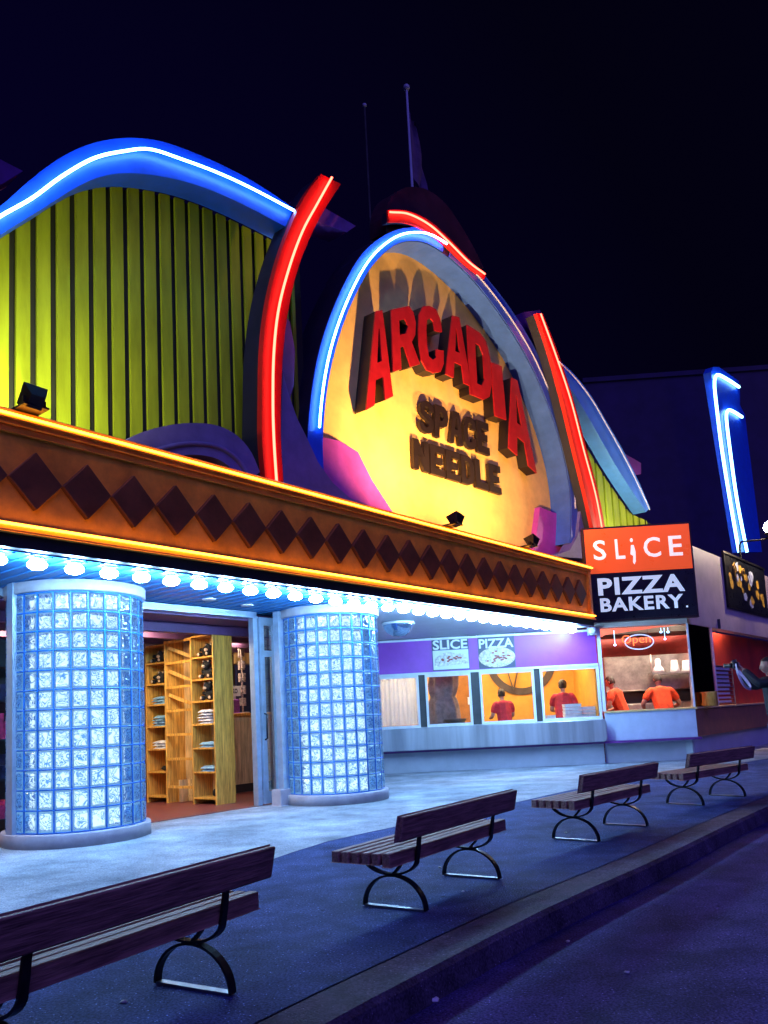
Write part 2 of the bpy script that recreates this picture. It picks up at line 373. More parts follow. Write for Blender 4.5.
def solo(mb, name, m, fr, label, cat, group=None, kind=None, bevel=0):
    """a one-mesh thing built in frame coordinates; its origin goes to the base centre"""
    bm = mb.bm
    co = [v.co for v in bm.verts]
    c = Vector(((min(v.x for v in co)+max(v.x for v in co))/2, (min(v.y for v in co)+max(v.y for v in co))/2, min(v.z for v in co)))
    bmesh.ops.translate(bm, verts=bm.verts, vec=-c)
    o = mb.build(name, m, bevel=bevel)
    o.location = fr.W(c.x, -c.y, c.z); o.rotation_euler = (0, 0, fr.rot)
    return tag(o, label, cat, group, kind)
def copy_tree(o, parent=None):
    c = o.copy(); col.objects.link(c)
    if parent: c.parent = parent
    if o.name in INFO: INFO[c.name] = INFO[o.name]
    for ch in [x for x in bpy.data.objects if x.parent == o]: copy_tree(ch, c)
    return c

def spline(pts, n):
    """Catmull-Rom through pts, resampled to n points evenly by length"""
    P = [Vector(p) for p in pts]; P = [P[0]*2-P[1]] + P + [P[-1]*2-P[-2]]
    out = []
    for i in range(1, len(P)-2):
        for k in range(12):
            t = k/12; a, b, c, d = P[i-1], P[i], P[i+1], P[i+2]
            out.append(.5*((2*b)+(c-a)*t+(2*a-5*b+4*c-d)*t*t+(3*b-a-3*c+d)*t**3))
    out.append(P[-2])
    L = [0]
    for i in range(1, len(out)): L.append(L[-1]+(out[i]-out[i-1]).length)
    res = []; j = 0
    for k in range(n):
        s_ = L[-1]*k/(n-1)
        while j < len(L)-2 and L[j+1] < s_: j += 1
        f = (s_-L[j])/max(1e-9, L[j+1]-L[j]); res.append(out[j].lerp(out[j+1], min(1, max(0, f))))
    return [tuple(p) for p in res]
def PX(fr, pts, w): return [fr.P(x, y, w) for x, y in pts]

def text_mesh(txt, bold=0.0, spacing=1.0):
    cu = bpy.data.curves.new('lettering', 'FONT'); cu.body = txt; cu.size = 1; cu.offset = bold; cu.space_character = spacing
    cu.resolution_u = 3
    o = bpy.data.objects.new('lettering', cu); col.objects.link(o)
    bpy.context.view_layer.update()
    me = bpy.data.meshes.new_from_object(o.evaluated_get(bpy.context.evaluated_depsgraph_get()))
    bpy.data.objects.remove(o); bpy.data.curves.remove(cu)
    return me
def poly_mesh(loops):
    """flat outline with holes, filled"""
    cu = bpy.data.curves.new('outline', 'CURVE'); cu.dimensions = '2D'; cu.fill_mode = 'BOTH'
    for lp in loops:
        sp = cu.splines.new('POLY'); sp.points.add(len(lp)-1); sp.use_cyclic_u = True
        for i, (x, y) in enumerate(lp): sp.points[i].co = (x, y, 0, 1)
    o = bpy.data.objects.new('outline', cu); col.objects.link(o); bpy.context.view_layer.update()
    me = bpy.data.meshes.new_from_object(o.evaluated_get(bpy.context.evaluated_depsgraph_get()))
    bpy.data.objects.remove(o); bpy.data.curves.remove(cu)
    return me
def add_flat(mb, me, fn, w0, w1):
    """extrude a filled flat mesh: fn maps (x,y) -> (u,z); sides follow its border"""
    bm = bmesh.new(); bm.from_mesh(me); bmesh.ops.remove_doubles(bm, verts=bm.verts, dist=1e-4)
    fr_ = {v: mb.v(fn(v.co.x, v.co.y)[0], w1, fn(v.co.x, v.co.y)[1]) for v in bm.verts}
    bk = {v: mb.v(fn(v.co.x, v.co.y)[0], w0, fn(v.co.x, v.co.y)[1]) for v in bm.verts}
    for f in bm.faces:
        mb.face([fr_[v] for v in f.verts]); mb.face([bk[v] for v in f.verts])
    for e in bm.edges:
        if len(e.link_faces) == 1:
            a, b = e.verts; mb.face([fr_[a], fr_[b], bk[b], bk[a]])
    bm.free()
def fit_text(mb, txt, u0, u1, z0, z1, w0, w1, bold=0.0, spacing=1.0):
    me = text_mesh(txt, bold, spacing)
    xs = [v.co.x for v in me.vertices]; ys = [v.co.y for v in me.vertices]
    a, b, c, d = min(xs), max(xs), min(ys), max(ys)
    add_flat(mb, me, lambda x, y: (u0+(x-a)/(b-a)*(u1-u0), z0+(y-c)/(d-c)*(z1-z0)), w0, w1)
    bpy.data.meshes.remove(me)
def quad_map(q):
    """q = TL, TR, BL, BR in (u,z); unit square -> quad"""
    TL, TR, BL, BR = [Vector(p) for p in q]
    def fn(x, y):
        p = BL.lerp(BR, x).lerp(TL.lerp(TR, x), y); return (p.x, p.y)
    return fn
def spot(name, loc, target, power, color, size, blend=.6, rad=.06):
    l = bpy.data.lights.new(name, 'SPOT'); l.energy = power; l.color = color; l.spot_size = R(size); l.spot_blend = blend; l.shadow_soft_size = rad
    o = bpy.data.objects.new(name, l); col.objects.link(o); o.location = loc
    o.rotation_euler = (Vector(target)-Vector(loc)).to_track_quat('-Z', 'Y').to_euler(); return o

# ------------------------------------------------------------------ ground
SEAM = [(-9, -8), (-6.2, -1.2)] + [tuple(G(*p)[:2]) for p in ((0, 938), (140, 898), (268, 862), (340, 839), (510, 804), (600, 785))] + [(7.6, 17.2), (13, 22), (30, 36)]
KERB = [(-6.4, -9), (-4.1, -3.2), (-2.2, .7)] + [tuple(G(*p)[:2]) for p in ((335, 1024), (450, 962), (560, 905), (660, 860), (768, 808))] + [(7.4, 13.2), (13, 18.6), (32, 33)]
seam = spline(SEAM, 90); kerb = spline(KERB, 90)
def offset(pl, d):
    out = []
    for i, p in enumerate(pl):
        a = Vector(pl[max(0, i-1)]); b = Vector(pl[min(len(pl)-1, i+1)]); t = (b-a).normalized(); n = Vector((t.y, -t.x))
        out.append((p[0]+n.x*d, p[1]+n.y*d))
    return out
def strip(pa, pb, za, zb, mb=None):
    mb = mb or MB()
    va = [mb.v(p[0], -p[1], za) for p in pa]; vb = [mb.v(p[0], -p[1], zb) for p in pb]
    for i in range(len(pa)-1): mb.face([va[i], va[i+1], vb[i+1], vb[i]], True)
    return mb
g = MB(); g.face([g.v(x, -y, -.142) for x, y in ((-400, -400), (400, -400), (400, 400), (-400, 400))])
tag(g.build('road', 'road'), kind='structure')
kin = offset(kerb, -.30); groove = offset(kerb, -.33)
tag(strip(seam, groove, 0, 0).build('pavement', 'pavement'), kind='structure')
mb = strip(kin, offset(kerb, -.03), .006, .006); strip(offset(kerb, -.03), kerb, .006, -.02, mb); strip(kerb, offset(kerb, .025), -.02, -.16, mb)
strip(groove, kin, -.03, -.03, mb); strip(kin, kin, .006, -.03, mb)
tag(mb.build('kerb', 'kerb'), kind='structure')
mb = MB(); far = [(p[0]-40, p[1]+26) for p in seam]
tag(strip(offset(seam, -.012), far, .004, .004).build('plaza', 'plaza'), kind='structure')
# shop floor, a sheet just above the plaza
mb = MB(); mb.plan([(-9, -.02), (.35, -.02), (6.2, -5.6), (-9, -5.6)], .003, .012)
o = mb.build('shop_floor', 'shop_floor'); o.location = A.o; o.rotation_euler = (0, 0, A.rot); tag(o, kind='structure')
# small litter on the pavement
lit = [(478, 822, .035), (500, 937, .012), (627, 973, .012), (568, 942, .012), (432, 1002, .028), (440, 868, .012), (463, 892, .010), (566, 833, .012), (384, 960, .01), (124, 1003, .014)]
for i, (x, y, r) in enumerate(lit):
    p = G(x, y, 0 if i not in (1, 2, 3, 4, 8) else -.14); q = MB(); q.blob((p.x, -p.y, p.z+r*.45), r, jit=.35, squash=(1.2, .9, .5))
    lb = ['white crumpled paper scrap lying under the third bench from the front', 'tiny pale pebble lying on the dark road near its middle', 'tiny pale pebble lying alone on the open road at lower right',
          'small pale pebble lying on the road below the third bench', 'pale scrap of paper on the road close to the kerb at the bottom', 'tiny pale scrap on the pavement between the legs of the second bench',
          'tiny pale scrap on the pavement just under the second bench', 'tiny pale scrap on the pavement in front of the third bench legs', 'tiny pale speck lying on the kerb edge below second bench', 'pale flattened scrap on the pavement beside the nearest bench'][i]
    solo(q, 'litter_scrap', 'paper', X, lb, 'litter', 'litter on the ground')

# ------------------------------------------------------------------ arcade building shell
arc = thing('arcade_building', 'dark navy arcade building behind the neon signs with a lit shop under its blue soffit', 'building', A, -.5, 0, 0)
mb = MB(); mb.prism([(-9.2, 3.32), (15.5, 3.32), (15.5, 6.4), (-.3, 6.4), (-.3, 7.0), (-9.2, 7.0)], -.35, -.05); mb.build('upper_wall', 'navy_wall', arc)
mb = MB(); mb.box(-9.2, 15.5, -7, -.36, 6.2, 6.38); mb.build('roof', 'navy_wall', arc)
mb = MB(); mb.box(-9.2, 1.2, -.36, 1.98, 3.15, 3.30)
# soffit planks: thin raised ribs across the depth
for i in range(52): mb.box(-9.1+i*.2, -9.06+i*.2+.0, -.3, 1.96, 3.137, 3.15)
mb.build('soffit', 'soffit', arc)
mb = MB(); mb.box(1.203, 8.12, -4.6, 1.98, 3.15, 3.30); mb.build('kiosk_soffit', 'soffit_white', arc)  # whitened stretch: the bulbs' bright light is put into the soffit colour
# recessed downlights in the soffit
for x, y in ((209, 599), (247, 605)):
    u, w = A.uw(G(x, y, 3.14)); mb = MB(); mb.lathe((u, w, 3.125), [(.09, 0), (.10, .012), (.10, .02)], 16); mb.build('downlight', 'white_paint', arc)
# shop interior
mb = MB(); mb.box(-9.2, 6.4, -5.75, -5.62, 0, 3.15); mb.build('back_wall', 'shop_wall', arc)
mb = MB(); mb.plan([(-9.2, -.12), (.40, -.12), (6.0, -5.6), (-9.2, -5.6)], 3.0, 3.1)
for w in (-.9, -1.7, -2.5, -3.3, -4.1): mb.box(-9.2, .3-w*.95, w-.08, w+.08, 2.84, 2.998)
mb.build('shop_ceiling', 'dark_ceiling', arc)
mb = MB(); mb.plan([(.42, -.1), (.52, -.1), (6.2, -5.6), (6.1, -5.6)], 0, 3.1); mb.build('side_wall', 'shop_wall', arc)
mb = MB(); mb.plan([(.55, .02), (.55, .10), (5.6, -3.0), (5.6, -3.1)], 0, 3.15); mb.build('return_wall', 'pale_wall', arc)
# door frame
mb = MB(); u0, _ = A.P(250, 700, 0.0)
mb.box(-9.2, u0+.2, -.11, .0, 3.06, 3.135); mb.box(-9.2, u0+.2, -.14, .03, 3.03, 3.06)
u1 = A.P(257, 700, 0)[0]; mb.box(u1-.045, u1+.045, -.10, .012, .012, 3.03)
mb.build('door_frame', 'alu', arc)
# folded-open glass door leaf
ua, ub = u1+.06, A.P(277.5, 700, .05)[0]
d1 = MB()
for (a, b) in ((ua, ua+.09), (ub-.09, ub)): d1.box(a, b, .0, .05, .03, 3.05)
for (a, b) in ((.03, .22), (2.40, 2.50), (2.92, 3.05)): d1.box(ua+.09, ub-.09, .0, .05, a, b)
door = d1.build('door', 'alu', arc)
mb = MB(); mb.box(ua+.09, ub-.09, .02, .03, .22, 2.40).box(ua+.09, ub-.09, .02, .03, 2.50, 2.92); mb.build('pane', 'glass', door)
mb = MB(); mb.tube([(ua+.05, .05, 1.05), (ua+.05, .10, 1.07), (ua+.05, .10, 1.45), (ua+.05, .05, 1.47)], .014); mb.build('handle', 'iron', door)
# post and base box between the door and the second column
ua, ub = A.P(279, 700, .3)[0], A.P(287, 700, .3)[0]
mb = MB(); mb.box(ua, ua+.16, .22, .34, 0.25, 3.12); mb.build('mullion', 'alu', arc)
mb = MB(); ua, ub = A.P(280, 795, .4)[0], A.P(293, 795, .4)[0]; mb.box(ua, ub, .2, .42, .004, .26); mb.build('plinth', 'ring', arc, bevel=.01)
# storefront left of the near column
ua = A.P(1, 700, -.05)[0]; ub = A.P(11, 700, .35)[0]
mb = MB(); mb.box(ub-.02, ub+.04, .28, .42, .0, 3.14); mb.build('jamb', 'alu', arc)
for (w, z) in ((-1.6, 2.82), (-3.6, 2.82)):
    pass
# ceiling lamps of the shop (seen from inside only as the light they give)
for (u, w, nm) in ((-1.6, -1.28, 'front'), (-3.2, -2.1, 'rear'), (1.0, -2.5, 'side'), (-5.6, -1.28, 'left')):
    mb = MB(); mb.box(u-.45, u+.45, w-.18, w+.18, 2.95, 2.99); mb.build('ceiling_lamp', 'lamp_warm', arc)

# merchandise seen in the window left of the near column
pr = thing('merchandise_rack', 'crowded rack of pink and dark goods in the window left of the near column', 'rack', A, A.P(2, 800, -.6)[0], -.6, .012)
ua = A.P(-14, 700, -.6)[0]; ub = A.P(14, 700, -.6)[0]
mb = MB(); mb.box(ua, ub, -.9, -.82, .012, 2.6)
for z in (.25, .75, 1.25, 1.75, 2.2): mb.box(ua, ub, -.82, -.45, z, z+.025)
mb.build('shelf_frame', 'charcoal', pr)
for z in (.275, .775, 1.275, 1.775):
    mb = MB(); u = ua
    while u < ub-.1:
        wd = rnd.uniform(.07, .14); mb.box(u, u+wd-.01, -.78, -.5, z, z+rnd.uniform(.15, .34)); u += wd
    mb.build('boxed_goods', 'merch_pink' if z in (1.275, .275) else 'merch_dark', pr, 'row of pink packets' if z in (1.275, .275) else 'row of dark packets')

# ------------------------------------------------------------------ glass-block columns
def column(px, py, label, rr=.80):
    p = G(px, py); d = Vector((p.x, p.y, 0)).normalized(); c = p + d*(rr+.07); u, w = A.uw(c)
    t = thing('glass_block_column', label, 'column', A, u, w, 0.004, 'glass block columns')
    z0, z1 = .175, 2.985
    mb = MB(); mb.lathe((u, w, 0), [(rr-.2, .004), (rr+.06, .004), (rr+.06, .15), (rr+.05, .165), (rr-.2, .165)], 56); mb.build('base', 'ring', t)
    mb = MB(); mb.lathe((u, w, 0), [(rr-.2, 3.0), (rr+.03, 3.0), (rr+.035, 3.01), (rr+.035, 3.13), (rr-.2, 3.13)], 56); mb.build('cap_ring', 'ring', t)
    NB, NR = 26, 12; hz = .232
    # lattice
    mb = MB()
    ga = .105
    rows = [z1-k*hz for k in range(NR+1)]
    rows = [z for z in rows if z > z0+.03] + [z0]
    for z in rows: mb.lathe((u, w, 0), [(rr-.03, z-.008), (rr-.002, z-.008), (rr-.002, z+.008), (rr-.03, z+.008)], 78)
    dt = 2*math.pi/NB
    for k in range(NB):
        a = k*dt; da = .008/rr
        q = [mb.v(u+r*math.cos(b), w+r*math.sin(b), z) for z in (z0, z1) for (r, b) in ((rr-.03, a-da), (rr-.002, a-da), (rr-.002, a+da), (rr-.03, a+da))]
        for f in ((0,1,5,4), (1,2,6,5), (2,3,7,6), (3,0,4,7)): mb.face([q[i] for i in f])
    mb.build('block_lattice', 'grout', t)
    # blocks: pillowed pane, each with its own piece of UV space
    mb = MB(); uvl = mb.bm.loops.layers.uv.new('block'); uvc = mb.bm.loops.layers.uv.new('cell'); rg = random.Random(int(px))
    for j in range(len(rows)-1):
        zb, zt = rows[j+1]+.009, rows[j]-.009
        if zt-zb < .03: continue
        for k in range(NB):
            a0, a1 = k*dt+.009/rr, (k+1)*dt-.009/rr
            ox, oy = k*3.7+j*.013+px*.01, j*2.9
            nx, ny = 3, 3
            grid = [[None]*(nx+1) for _ in range(ny+1)]
            for iy in range(ny+1):
                for ix in range(nx+1):
                    fx, fy = (0, .14, .86, 1)[ix], (0, .11, .89, 1)[iy]
                    edge = ix in (0, nx) or iy in (0, ny)
                    r = rr-.016 if edge else rr+.002
                    b = a0+(a1-a0)*fx
                    grid[iy][ix] = (mb.v(u+r*math.cos(b), w+r*math.sin(b), zb+(zt-zb)*fy), (ox+fx, oy+fy*1.2), (fx, fy))
            for iy in range(ny):
                for ix in range(nx):
                    cs = [grid[iy][ix], grid[iy][ix+1], grid[iy+1][ix+1], grid[iy+1][ix]]
                    f = mb.face([c_[0] for c_ in cs])
                    for lp, c_ in zip(f.loops, cs): lp[uvl].uv = c_[1]; lp[uvc].uv = c_[2]
    mb.build('glass_blocks', 'block', t)
    mb = MB(); mb.lathe((u, w, 0), [(rr*.60, z0), (rr*.60, z1)], 24); mb.build('lamp_core', 'core', t)
    mb = MB()
    a_in = math.atan2(-(A.n.x*0+1)*0-1, 0)
    # added liner, blue for the neon glow; rear half only, so light leaves streetwards
    fr_dir = Vector((-d.dot(A.d), -d.dot(A.n))); base = math.atan2(fr_dir.y, fr_dir.x)
    ri = rr*.93; vs = []
    for k in range(25):
        b = base+math.pi*.52+k*(math.pi*.96)/24; vs.append((mb.v(u+ri*math.cos(b), w+ri*math.sin(b), z0), mb.v(u+ri*math.cos(b), w+ri*math.sin(b), z1)))
    for k in range(24): mb.face([vs[k][0], vs[k+1][0], vs[k+1][1], vs[k][1]], True)
    mb.build('liner', 'liner', t)
    return t
column(78, 848, 'near round column of glowing blue glass blocks standing at the left of the shop entrance', .82)
column(337, 806, 'farther round column of glowing blue glass blocks standing right of the open shop door')

# ------------------------------------------------------------------ marquee
mq = thing('marquee', 'long orange marquee fascia with dark diamonds and amber neon trim over the shop front', 'marquee', A, -.5, 2.0, 3.16)
UL, UR = -9.2, 8.12
mb = MB(); mb.box(UL, UR, 1.99, 2.05, 3.42, 4.42); mb.build('fascia_panel', 'orange_paint', mq)
mb = MB(); mb.box(UL, UR+.02, 1.985, 2.10, 3.165, 3.30); mb.build('bottom_lip', 'black_lip', mq)
mb = MB(); mb.prism([(0, 0)]*0 or [(UL, 3.303), (UR+.03, 3.303), (UR+.03, 3.42), (UL, 3.42)], 1.98, 2.13); mb.box(UL, UR+.03, 2.13, 2.16, 3.303, 3.34)
tb = mb.build('bottom_trim', 'orange_trim', mq, bevel=.008)
mb = MB(); mb.tube([(UL+i*(UR-UL)/30, 2.165, 3.385) for i in range(31)], .014); mb.build('neon_tube', 'neon_amber', tb)
mb = MB(); mb.box(UL, UR+.03, 1.2, 2.13, 4.423, 4.56); mb.box(UL, UR+.03, 2.13, 2.17, 4.47, 4.56); mb.box(UL, UR+.03, 2.05, 2.09, 4.35, 4.423)
tt = mb.build('top_trim', 'orange_trim', mq, bevel=.008)
mb = MB(); mb.tube([(UL+i*(UR-UL)/30, 2.185, 4.50) for i in range(31)], .014); mb.build('neon_tube', 'neon_amber', tt)
mb = MB(); mb.box(UR-.10, UR, 2.05, 2.13, 3.42, 4.42); mb.build('end_trim', 'orange_trim', mq, bevel=.006)
mb = MB(); mb.box(UL, UR, .9, 1.98, 4.43, 4.55); mb.build('marquee_roof', 'navy_wall', mq)
k = 0; u = -5.12-.577*6
while u < UR-.3:
    mb = MB(); h, wd = .305, .285
    pts = [(u-wd, 3.885), (u, 3.885-h), (u+wd, 3.885), (u, 3.885+h)]
    a = [mb.v(x, 2.05, z) for x, z in pts]; b = [mb.v(x, 2.115, z) for x, z in pts]
    for i in range(4): mb.face([a[i], a[(i+1) % 4], b[(i+1) % 4], b[i]])
    mb.face(b); mb.build('diamond', 'diamond', mq, bevel=.006); u += .577
# bulbs
def bulb():
    t = thing('marquee_bulb', 'round white bulb in the long row along the front edge of the soffit', 'light bulb', A, 0, 1.86, 3.15, 'bulbs along the marquee edge')
    mb = MB(); mb.lathe((0, 1.86, 3.15), [(.068, 0), (.068, -.03), (.055, -.034)], 14); mb.build('socket', 'ring', t)
    mb = MB(); mb.lathe((0, 1.86, 3.15), [(.05, -.034), (.086, -.05), (.100, -.075), (.094, -.10), (.066, -.122), (.03, -.132), (.002, -.134)], 16); mb.build('globe', 'bulb', t)
    return t
b0 = bulb(); k = 0; u = -5.41-.42*4
while u < 7.9:
    o = b0 if k == 0 else copy_tree(b0); o.location = A.W(u, 1.86-.012*(u+5.4)*.6, 3.15); k += 1; u += .422

# ------------------------------------------------------------------ lime panels with the blue wave bands
def wave(name, label, cat, outer, inner, tube, w0, w1, lime_px, bottom, n=60, lit=True, pitch=.37, gap=.09, off=0, paint='blue_paint'):
    o2 = spline(PX(A, outer, w1), n); i2 = spline(PX(A, inner, w1), n)
    t = thing(name, label, cat, A, (o2[0][0]+o2[-1][0])/2, w0, bottom)
    mb = MB(); mb.band(o2, i2, w0, w1); bandp = mb.build('wave_band', paint, t)
    tp = spline(PX(A, tube, w1+.05), n); mb = MB(); mb.tube([(u, w1+.10, z) for u, z in tp], .018); mb.build('neon_tube', 'neon_blue' if lit else 'neon_unlit', bandp)
    ua, ub = lime_px
    def ztop(u):
        for i in range(n-1):
            a, b = i2[i], i2[i+1]
            if min(a[0], b[0]) <= u <= max(a[0], b[0]) and abs(b[0]-a[0]) > 1e-6: return a[1]+(b[1]-a[1])*(u-a[0])/(b[0]-a[0])+.05
        return i2[0][1]+.05 if u < i2[0][0] else i2[-1][1]+.05
    mb = MB(); back = MB(); u = ua+off
    while u < ub:
        v = min(u+pitch-gap, ub)
        p = [(u, bottom), (v, bottom), (v, max(bottom+.05, ztop(v))), (u, max(bottom+.05, ztop(u)))]
        mb.prism(p, w0-.13, w0-.09); back.prism([(u-.01, bottom), (u+pitch+.01, bottom), (u+pitch+.01, max(bottom+.04, ztop(u+pitch)-.01)), (u-.01, max(bottom+.04, ztop(u)-.01))], w0-.20, w0-.14)
        u += pitch
    mb.build('ribbed_panel', 'lime', t); back.build('panel_backing', 'lime_gap', t)
    return t
# left
LW0, LW1 = .95, 1.35
outer = [(-60, 232), (-30, 220), (0, 206), (30, 180), (60, 158), (90, 144), (125, 138), (160, 141), (200, 155), (240, 174), (270, 192), (300, 213)]
inner = [(-60, 266), (-30, 254), (0, 235), (22, 221), (45, 207), (75, 188), (100, 177), (130, 173), (170, 178), (205, 188), (240, 203), (290, 229)]
tube_ = [(-60, 246), (-30, 236), (0, 217), (30, 200), (60, 178), (92, 160), (122, 153), (148, 151), (180, 161), (215, 174), (250, 190), (292, 212)]
pt = (A.P(233, 330, LW0-.1)[0]-A.P(37, 330, LW0-.1)[0])/12.0
wave('wave_panel', 'big lime ribbed panel under a blue neon wave band at the upper left', 'facade panel', outer, inner, tube_, LW0, LW1, (A.P(-60, 330, LW0)[0], A.P(300, 330, LW0)[0]), 4.56, pitch=pt, off=(A.P(37, 330, LW0-.1)[0]-A.P(-60, 330, LW0)[0]) % pt - pt)
# right
outer = [(556, 358), (572, 372), (590, 394), (608, 424), (624, 452), (638, 480), (650, 508)]
inner = [(556, 372), (570, 388), (584, 410), (600, 438), (616, 466), (630, 488), (646, 512)]
tube2 = [(557, 362), (573, 378), (590, 400), (607, 429), (622, 456), (636, 484), (648, 510)]
wave('wave_panel', 'smaller lime ribbed panel with an unlit pale blue band above the square shop sign', 'facade panel', outer, inner, tube2, LW0, LW1, (A.P(577, 470, LW0)[0], A.P(648, 500, LW0)[0]), 4.56, n=40, lit=False, pitch=.50, gap=.12, paint='pale_blue')

# purple stub fins behind the bands
for pts, lb in (([(-14, 152), (23, 171), (2, 184), (-14, 186)], 'purple pointed roof fin at the far left beyond the blue wave'),
                ([(300, 196), (318, 204), (356, 226), (347, 232), (318, 222), (300, 214)], 'purple slanted roof fin between the left red blade and the oval sign'),
                ([(622, 452), (641, 463), (641, 474), (634, 475), (622, 468)], 'small purple roof fin behind the right lime panel')):
    pp = PX(A, pts, .9); mb = MB(); mb.prism(pp, .45, .9); solo(mb, 'roof_fin', 'purple', A, lb, 'roof fin', 'purple roof fins')
# small pale-blue underside strip by the second fin: part of nothing else, it is the fin's flashing
# purple arched hood standing on the marquee
hood = [(112, 452), (122, 443), (140, 433), (165, 426), (190, 423), (215, 425), (235, 434), (250, 450), (260, 472)]
hin = [(150, 470), (158, 463), (170, 458), (185, 455), (200, 455), (215, 458), (226, 464), (236, 473), (243, 485)]
a_ = spline(PX(A, hood, 1.75), 30); b_ = spline(PX(A, hin, 1.75), 30)
ht = thing('arched_hood', 'dull purple arched hood on the marquee in front of the lime panel', 'arched hood', A, a_[15][0], 1.5, 4.56)
mb = MB(); mb.band(a_, b_, 1.0, 1.75); mb.build('arch_shell', 'mauve', ht)
c_ = [(p[0]*.35+q[0]*.65, p[1]*.35+q[1]*.65) for p, q in zip(a_, b_)]; mb = MB(); mb.tube([(u, 1.76, z) for u, z in c_], .03); mb.build('arch_bead', 'mauve', ht)

# ------------------------------------------------------------------ red neon blades
def blade(label, left, right, tube, w0, w1, n=40, back='fin_body', lit='neon_red', ft=.10):
    l = spline(PX(A, left, w1), n); r = spline(PX(A, right, w1), n)
    t = thing('neon_fin', label, 'neon sign', A, (l[0][0]+r[0][0])/2, w0, min(l[0][1], r[0][1]), 'red neon fins')
    mb = MB(); mb.band(l, r, w1-ft, w1); face = mb.build('face_strip', 'red_paint', t)
    sh = lambda pl: [(u, z) for u, z in pl]
    mb = MB(); mb.band([(u+.02, z-.01) for u, z in l], [(u-.02, z-.01) for u, z in r], w0, w1-ft-.003); mb.build('blade_body', back, t)
    tp = spline(PX(A, tube, w1+.05), n); mb = MB(); mb.tube([(u, w1+min(.07, ft*1.2), z) for u, z in tp], .019); mb.build('neon_tube', lit, face)
    return t
blade('tall curved red neon blade rising left of the oval sign', [(266, 486), (262, 440), (262, 400), (263, 350), (268, 305), (278, 262), (290, 228), (305, 196), (321, 174)],
      [(284, 489), (281, 440), (281, 400), (283, 355), (288, 312), (297, 272), (309, 240), (323, 212), (341, 184)],
      [(276, 487), (273, 440), (272, 400), (273, 352), (278, 308), (289, 266), (302, 231), (316, 205), (331, 178)], 1.1, 1.55)
blade('straight thin red neon blade rising right of the oval sign', [(594, 532), (586, 495), (575, 450), (563, 400), (551, 355), (537, 313)],
      [(606, 532), (599, 495), (587, 450), (574, 402), (560, 358), (543, 314)],
      [(602, 532), (595, 495), (583, 450), (570, 400), (555, 355), (540, 314)], 1.13, 1.45)
blade('short red neon blade curving over the top of the oval sign', [(388, 210), (408, 211), (430, 221), (450, 239), (470, 260), (486, 276)],
      [(389, 222), (408, 223), (428, 232), (447, 247), (466, 265), (484, 279)],
      [(390, 212), (409, 214), (430, 225), (449, 242), (469, 262), (485, 274)], 1.0, 1.16, 30, ft=.04)
# brown crest behind the top blade, dark slab behind the right blade
pp = spline(PX(A, [(386, 232), (386, 212), (392, 196), (408, 187), (428, 190), (446, 204), (460, 224), (474, 248), (484, 268)], .95), 30)
mb = MB(); mb.prism(pp, .55, .95); solo(mb, 'roof_crest', 'maroon', A, 'dark brown rounded crest above the oval sign behind its red blade', 'roof crest')
pp = PX(A, [(512, 318), (524, 312), (540, 310), (552, 340), (566, 395), (580, 450), (592, 520), (584, 520), (574, 470), (559, 405), (541, 355)], 1.0)
mb = MB(); mb.prism(pp, .45, 1.0); solo(mb, 'blade_backing', 'purple', A, 'dark purple slab standing between the oval sign and the right red blade', 'facade panel')

# ------------------------------------------------------------------ oval sign
OW = .56; OF = 1.10
rim_o = [(309, 470), (307, 440), (311, 392), (320, 345), (337, 298), (360, 256), (385, 235), (408, 228), (430, 231), (457, 249), (485, 277), (512, 312), (535, 350), (553, 390), (566, 432), (574, 470), (578, 508), (577, 545)]
rim_i = [(323, 474), (322, 440), (326, 392), (335, 348), (350, 305), (370, 268), (391, 247), (409, 241), (428, 244), (452, 260), (478, 286), (503, 319), (526, 356), (544, 395), (558, 435), (567, 472), (571, 508), (570, 543)]
ro = spline(PX(A, rim_o, OF), 70); ri_ = spline(PX(A, rim_i, OF), 70)
ov = thing('oval_sign', 'cream oval sign with red arched letters inside a blue neon rim over the marquee', 'sign', A, (ro[0][0]+ro[-1][0])/2, OW, 4.56)
mb = MB(); mb.band(ro, ri_, OW-.05, OF); rimp = mb.build('rim', 'fin_body', ov)
rin = [(b[0]+(b[0]-a[0])*.05, b[1]+(b[1]-a[1])*.05) for a, b in zip(ro, ri_)]
rq = [(b[0]+(b[0]-a[0])*.004, b[1]+(b[1]-a[1])*.004) for a, b in zip(ro, ri_)]
mb = MB(); mb.band(rq, rin, OW-.018, OF-.004); mb.build('rim_soffit', 'lavender', rimp)  # paler than the rim: its lit inner side is put into the colour
nb = next(i for i in range(20, 70) if ro[i][0] > A.P(449, 250, OF)[0])
mb = MB(); mb.band(ro[nb:], ri_[nb:], OF+.003, OF+.02); mb.build('pale_rim_face', 'lavender', rimp)
# blue painted face on the lit two thirds of the rim, 4 mm proud
nb = next(i for i in range(20, 70) if ro[i][0] > A.P(449, 250, OF)[0])
mb = MB(); mb.band(ro[:nb], ri_[:nb], OF+.003, OF+.02); mb.build('blue_rim_face', 'blue_paint', rimp)
tl = [((a[0]*.5+b[0]*.5), (a[1]*.5+b[1]*.5)) for a, b in zip(ro, ri_)]
mb = MB(); mb.tube([(u, OF+.10, z) for u, z in tl[3:nb]], .019); mb.build('neon_tube', 'neon_blue', rimp)
mb = MB(); mb.tube([(u, OF+.03, z) for u, z in tl[nb+1:66]], .02); mb.build('neon_tube', 'neon_unlit', rimp, 'unlit pale neon tube')
